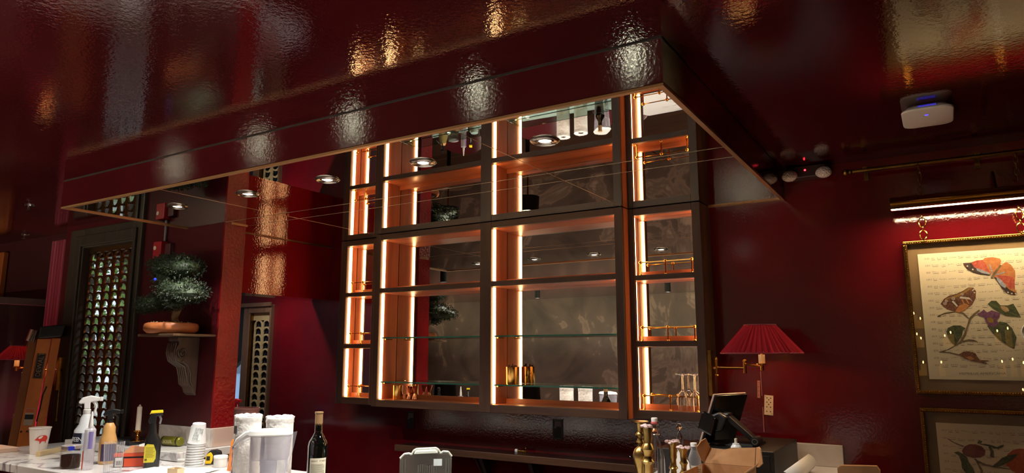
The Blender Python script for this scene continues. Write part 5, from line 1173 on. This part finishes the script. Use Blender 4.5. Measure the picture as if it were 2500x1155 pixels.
for i, (x, y, lab) in enumerate(((-1.072, 3.288, 'left'), (-1.016, 3.296, 'right'))):
    t = thing('champagne_flute', 'clear flute standing upside down in the right narrow bay, ' + lab + ' one', 'glass', (x, y, O0 + .0005))
    L_(t, 'bowl', [(.025, 0), (.0255, .002), (.030, .045), (.026, .075), (.010, .090), (.0045, .096), (.0040, .150), (.006, .163), (.032, .169), (.032, .171), (.002, .1705), (.002, .100), (.008, .088), (.0245, .073), (.0285, .045), (.0242, .001)], GLASS, 32, cap=False)

# ------------------------------------------------------------------ things on the side bar
def holder(name, label, x, y, z, prof, wax=True, mat=None, seed=1):
    t = thing(name, label, 'candlestick', (x, y, z + .0005)); L_(t, 'stem', prof, mat or P('old_brass', (172, 142, 84), .28, 1.0, col2=(132, 106, 58), scale=20), 28)
    if wax:
        h = prof[-1][1]; r = prof[-1][0]; R = random.Random(seed); m = MB()
        for k in range(14): a = R.uniform(0, 6.28); q = r * R.uniform(.3, 1.15); m.sphere((q * math.cos(a), q * math.sin(a), h + R.uniform(-.003, .003)), R.uniform(.004, .009), 7, (1.2, 1, .7))
        m.build('melted_wax', P('wax_lilac', (206, 184, 180), .5, col2=(150, 110, 110), scale=80), t, smooth=True, world=False)
    return t
SB = RZ
holder('brass_candlestick', 'tallest brass candlestick with a wide saucer top', -.965, 2.46, SB, [(.040, 0), (.040, .004), (.018, .014), (.012, .026), (.020, .034), (.013, .044), (.017, .066), (.027, .100), (.030, .122), (.022, .142), (.010, .152), (.009, .158), (.015, .166), (.011, .174), (.009, .180), (.018, .190), (.016, .197), (.010, .203), (.011, .220), (.013, .232), (.030, .236), (.032, .239), (.028, .240)], wax=False)
holder('brass_candlestick', 'thick brass candlestick with lilac wax in front of the tallest one', -.915, 2.40, SB, [(.040, 0), (.040, .004), (.020, .012), (.015, .030), (.016, .100), (.020, .106), (.024, .112), (.018, .120), (.015, .130), (.019, .140), (.025, .152), (.020, .164), (.0135, .172), (.0150, .210), (.0165, .226), (.0165, .230)], seed=2)
t = thing('swing_top_bottle', 'empty clear swing top bottle with white stopper behind the candlesticks', 'bottle', (-.925, 2.500, SB + .0005))
L_(t, 'glass', [(.028, 0), (.0325, .004), (.0330, .012), (.0330, .110), (.030, .134), (.022, .160), (.0155, .180), (.0140, .205), (.0155, .212), (.0155, .220), (.0125, .228), (.0110, .228), (.0120, .205), (.0140, .180), (.020, .160), (.0285, .134), (.031, .110), (.031, .008)], GLASS, 36, cap=False)
L_(t, 'stopper', [(.0085, .2285), (.0105, .234), (.0105, .236), (.0115, .238), (.0115, .249), (.009, .250)], WHITEP); L_(t, 'rubber_seal', [(.0100, .2282), (.0125, .230), (.0125, .235), (.010, .237)], P('seal_pink', (190, 80, 84), .5))
m = MB()
for s_ in (-1, 1): m.tube([(s_ * .008, 0, .241), (s_ * .0155, 0, .232), (s_ * .0175, .001, .212), (s_ * .0165, -.002, .196), (s_ * .006, -.017, .190)], .0011, 5)
m.tube([(.0165 * math.cos(2 * PI * k / 16), .0165 * math.sin(2 * PI * k / 16), .192) for k in range(16)], .0012, 5, closed=True); m.tube([(-.0165, 0, .192), (-.024, -.003, .197), (-.021, -.006, .202)], .0012, 5)
m.build('wire_bail', CHROME, t, world=False)
t = thing('crystal_stopper', 'clear glass finial with a ball top rising behind the short candlesticks', 'decanter', (-.86, 2.58, SB + .0005))
L_(t, 'finial', [(.045, 0), (.048, .01), (.040, .08), (.016, .125), (.010, .140), (.0085, .150), (.0125, .165), (.0105, .180), (.005, .196), (.003, .202), (.006, .206), (.0098, .213), (.0098, .219), (.006, .226), (.0001, .228)], GLASS, 28)
holder('short_candlestick', 'short brass candlestick with flared waxy cup, left of the pair', -.868, 2.525, SB, [(.034, 0), (.034, .003), (.012, .012), (.010, .030), (.018, .040), (.011, .050), (.010, .070), (.017, .076), (.011, .084), (.010, .104), (.013, .112), (.0135, .146), (.020, .162), (.023, .167)], seed=5)
holder('short_candlestick', 'shorter brass candlestick with spiral stem, right of the pair', -.822, 2.50, SB, [(.030, 0), (.030, .003), (.011, .010), (.009, .030), (.016, .042), (.009, .054), (.016, .066), (.009, .078), (.010, .092), (.015, .100), (.011, .108), (.012, .135), (.018, .146), (.020, .152)], seed=6)
t = thing('water_bottle', 'small clear plastic water bottle with a white printed label', 'bottle', (-.815, 2.60, SB + .0005), .3)
L_(t, 'bottle', [(.022, 0), (.026, .004), (.026, .080), (.025, .084), (.022, .105), (.014, .126), (.0105, .136), (.0105, .146)], CLEARP, 30)
MB().add(*arc_(.0264, -PI / 2 - 1.4, -PI / 2 + 1.4, .012, .082, 20)).build('label', P('label_white3', (222, 214, 204), .5), t, world=False)
m = MB()
for k in range(9): m.add(*arc_(.0267, -PI / 2 + .35, -PI / 2 + 1.25 - .1 * (k % 3), .020 + k * .006, .0215 + k * .006))
m.build('label_print', LI, t, world=False)
m = MB(); m.add(*arc_(.0267, -PI / 2 - .9, -PI / 2 + .2, .06, .066)); m.add(*arc_(.0267, -PI / 2 - .5, -PI / 2 + .2, .022, .046)); m.build('label_blue', P('label_blue', (60, 110, 160), .5), t, world=False)
L_(t, 'cap', [(.012, .146), (.012, .158), (.010, .159)], WHITEP)
# cash drawer and register
cd_ = thing('cash_drawer', 'large black metal cash drawer under the register', 'cash drawer', (-.752, 3.07, SB))
MB().box(-.92, -.584, 2.832, 3.31, SB + .010, SB + .116).build('case', P('drawer_black', (20, 19, 18), .42, .2), cd_, bevel=.002)
MB().box(-.905, -.600, 2.829, 2.8325, SB + .018, SB + .100).build('drawer_front', P('drawer_black', (20, 19, 18), .42, .2), cd_, bevel=.001)
for x in (-.90, -.61):
    for y in (2.86, 3.28): MB().lathe([(.010, 0), (.010, .010)], 10, (x, y, SB + .0003)).build('foot', BLACKM, cd_)
t = thing('receipt_printer', 'low black box with a brown top left of the cash drawer', 'printer', (-.99, 3.02, SB))
MB().box(-1.05, -.945, 2.86, 3.16, SB + .0005, SB + .098).build('case', BLACK, t, bevel=.002); MB().box(-1.046, -.949, 2.866, 3.154, SB + .0982, SB + .101).build('lid', P('brown_gloss', (70, 44, 30), .25), t)
ps = thing('register_terminal', 'black register terminal with tilted screen and folding arm', 'register', (-.76, 3.0, SB + .1165))
z0 = SB + .1165
m = MB(); loft(m, [[(p[0], p[1], z0 + .0005) for p in rrect(-.765, 3.02, .20, .17, .02, 0)], [(p[0], p[1], z0 + .010) for p in rrect(-.765, 3.02, .195, .165, .02, 0)], [(p[0], p[1], z0 + .016) for p in rrect(-.765, 3.02, .15, .12, .02, 0)]]); m.build('base', BLACK, ps, smooth=True)
def slab_between(p, q, w, th, name, mat, parent, bevel=.004, nrm=None):
    """flat bar from p to q"""
    p = Vector(p); q = Vector(q); d = (q - p).normalized(); s = Vector(w).normalized() if not isinstance(w, float) else Vector((0, 1, 0)); u = d.cross(s).normalized()
    W_ = Vector(w).length / 2 if not isinstance(w, float) else w / 2
    vs = [p + s * a * W_ + u * b * th / 2 for a, b in ((-1, -1), (1, -1), (1, 1), (-1, 1))] + [q + s * a * W_ + u * b * th / 2 for a, b in ((-1, -1), (1, -1), (1, 1), (-1, 1))]
    return MB().add(vs, [(0, 1, 2, 3), (7, 6, 5, 4), (0, 4, 5, 1), (1, 5, 6, 2), (2, 6, 7, 3), (3, 7, 4, 0)]).build(name, mat, parent, bevel=bevel)
slab_between((-.672, 2.955, z0 + .020), (-.775, 2.945, z0 + .112), (0, .060, 0), .020, 'arm', BLACK, ps, .006)
m = MB().lathe([(.016, -.034), (.018, -.032), (.018, .032), (.016, .034)], 20); m.v = [(-.672 + x, 2.955 + z, z0 + .022 + y) for x, y, z in m.v]; m.build('hinge', BLACK, ps, smooth=True)
m = MB().tube([(-.672 + .010 * math.cos(2 * PI * k / 20), 2.9205, z0 + .022 + .010 * math.sin(2 * PI * k / 20)) for k in range(20)], .0012, 5, closed=True); m.build('hinge_ring', P('ring_grey', (110, 106, 100), .4), ps)
MB().box(-.800, -.765, 2.915, 2.975, z0 + .100, z0 + .128).build('arm_head', BLACK, ps, bevel=.006); MB().box(-.789, -.773, 2.93, 2.96, z0 + .1275, z0 + .1285).build('cable_slot', BLACKM, ps)
# main screen: large panel facing up left, seen nearly edge on with its back towards us
A = Vector((-.816, 2.905, 1.487)); B_ = Vector((-.726, 3.06, 1.489)); Cc = Vector((-.882, 2.905, 1.292)); D_ = Vector((-.792, 3.06, 1.294))
nn = (B_ - A).cross(Cc - A).normalized(); nn = nn if nn.x > 0 else -nn
def panel(o, th, name, mat, e=0.0):
    c = (A + B_ + Cc + D_) / 4; q = [c + (v - c) * (1 + e) for v in (A, B_, D_, Cc)]
    vs = [v + nn * o for v in q] + [v + nn * (o + th) for v in q]
    return MB().add(vs, [(0, 1, 2, 3), (7, 6, 5, 4), (0, 4, 5, 1), (1, 5, 6, 2), (2, 6, 7, 3), (3, 7, 4, 0)]).build(name, mat, ps, bevel=.003)
panel(-.010, .009, 'screen_frame', P('silver_edge', (186, 160, 146), .4, .3)); panel(-.0008, .012, 'screen_back', P('black_gloss', (16, 15, 16), .18), -.02)
MB().prism([(-.85, 1.335), (-.79, 1.345), (-.765, 1.40), (-.80, 1.42), (-.845, 1.40)], 2.885, 2.925).build('screen_mount', BLACK, ps, bevel=.008)
m = MB(); loft(m, [[(x, 2.862, z) for x, z in ((-.882, 1.352), (-.826, 1.325), (-.806, 1.395), (-.858, 1.425))], [(x, 2.885, z) for x, z in ((-.878, 1.350), (-.818, 1.320), (-.798, 1.395), (-.852, 1.425))]]); m.build('customer_display', P('black_gloss', (16, 15, 16), .18), ps, bevel=.008)
t = thing('receipt_paper', 'torn white receipt lying on the cash drawer', 'paper', (-.83, 3.07, z0 + .0171)); t.location.z = z0 + .001; t.location.x = -.885; t.location.y = 3.10
MB().box(-.03, .02, -.02, .02, 0, .001).build('slip', PAPER, t, world=False)
# open cardboard box
bx = thing('cardboard_box', 'open brown cardboard box with raised back flap in front of the register', 'box', (-.70, 2.48, SB))
x0, x1, y0, y1, zz0, zz1 = -.800, -.613, 2.30, 2.662, SB + .0005, SB + .082; w = .003
for a in ((x0, x1, y1 - w, y1), (x0, x1, y0, y0 + w), (x0, x0 + w, y0 + w, y1 - w), (x1 - w, x1, y0 + w, y1 - w)): MB().box(*a, zz0, zz1).build('side', CARD, bx)
MB().box(x0 + w, x1 - w, y0 + w, y1 - w, zz0, zz0 + w).build('bottom', CARD, bx)
def flap(name, pts, th=.003):
    p = [Vector(v) for v in pts]; n = (p[1] - p[0]).cross(p[2] - p[0]).normalized() * th; k = len(p)
    vs = p + [v + n for v in p]; return MB().add(vs, [tuple(range(k)), tuple(range(2 * k - 1, k - 1, -1))] + [(i, i + k, (i + 1) % k + k, (i + 1) % k) for i in range(k)]).build(name, CARD, bx)
flap('back_flap', [(x0 + .004, y1, zz1), (x1 - .004, y1, zz1), (x1 - .002, y1 + .022, zz1 + .064), (x1 - .05, y1 + .022, zz1 + .060), (x1 - .085, y1 + .022, zz1 + .058), (x0 + .075, y1 + .022, zz1 + .050), (x0 + .028, y1 + .022, zz1 + .052), (x0 + .020, y1 + .022, zz1 + .055)])
flap('side_flap', [(x0 + .003, y1 + .0005, zz1), (x0 + .019, y1 + .022, zz1 + .055), (x0 + .012, y1 - .005, zz1 + .090), (x0 - .002, y1 - .02, zz1 + .080), (x0 - .018, y1 - .03, zz1 + .056), (x0 - .006, y1 - .010, zz1 + .01)])
flap('side_flap', [(x1 - .003, y1 + .0005, zz1), (x1 - .001, y1 + .022, zz1 + .065), (x1 + .016, y1 - .005, zz1 + .072), (x1 + .026, y1 - .03, zz1 + .066), (x1 + .030, y1 - .03, zz1 + .018), (x1 + .012, y1 - .010, zz1 + .002)])
flap('right_flap', [(x1, y0, zz1), (x1, y1 - .012, zz1), (x1 + .016, y1 - .03, zz1 + .020), (x1 + .016, y0, zz1 + .010)])
t = thing('spray_can', 'pale spray can with yellow green band inside the cardboard box', 'spray can', (-.700, 2.745, SB + .0005))
L_(t, 'can', [(.022, 0), (.022, .122), (.018, .139), (.012, .146), (.0125, .149), (.008, .150)], P('can_pale', (214, 220, 222), .3), 28)
L_(t, 'yellow_band', [(.0223, .080), (.0223, .121), (.0195, .133)], P('can_yellow', (196, 190, 50), .35), 28, cap=False)
L_(t, 'nozzle', [(.0055, .150), (.0055, .166), (.004, .167)], P('nozzle_cream', (206, 196, 180), .4), 12)
# curled paper roll on the side bar
t = thing('paper_roll', 'large sheet of white paper curling off the side bar', 'paper', (-.50, 3.1, SB + .001))
vs = []; fs = []; n = 22
for i in range(n + 1):
    a = -PI / 2 + 2.9 * i / n
    for y in (2.70, 3.22): vs.append((-.535 + .034 * math.cos(a) * (1 + .1 * (y - 2.8)), y, SB + .036 + .034 * math.sin(a)))
vs += [(-.575, 2.70, SB + .002), (-.575, 3.22, SB + .002)]
for i in range(n): fs.append((2 * i, 2 * i + 1, 2 * i + 3, 2 * i + 2))
o_ = MB().add(vs, fs).build('sheet', PAPER, t, smooth=True); md = o_.modifiers.new('s', 'SOLIDIFY'); md.thickness = .0008
# cardboard on a stool right of the side bar
t = thing('folded_carton', 'tall narrow folded carton standing upright right of the side bar', 'carton', (-.32, 2.98, 0))
m = MB(); loft(m, [[(x, y, z) for x, z in ((-.389, .0), (-.245, .0), (-.245, 1.228), (-.255, 1.243), (-.375, 1.236), (-.387, 1.226))] for y in (2.97, 3.0)]); m.build('panel', CARD, t); MB().box(-.387, -.247, 3.0, 3.10, 0, 1.20).build('body', CARD, t, bevel=.002)
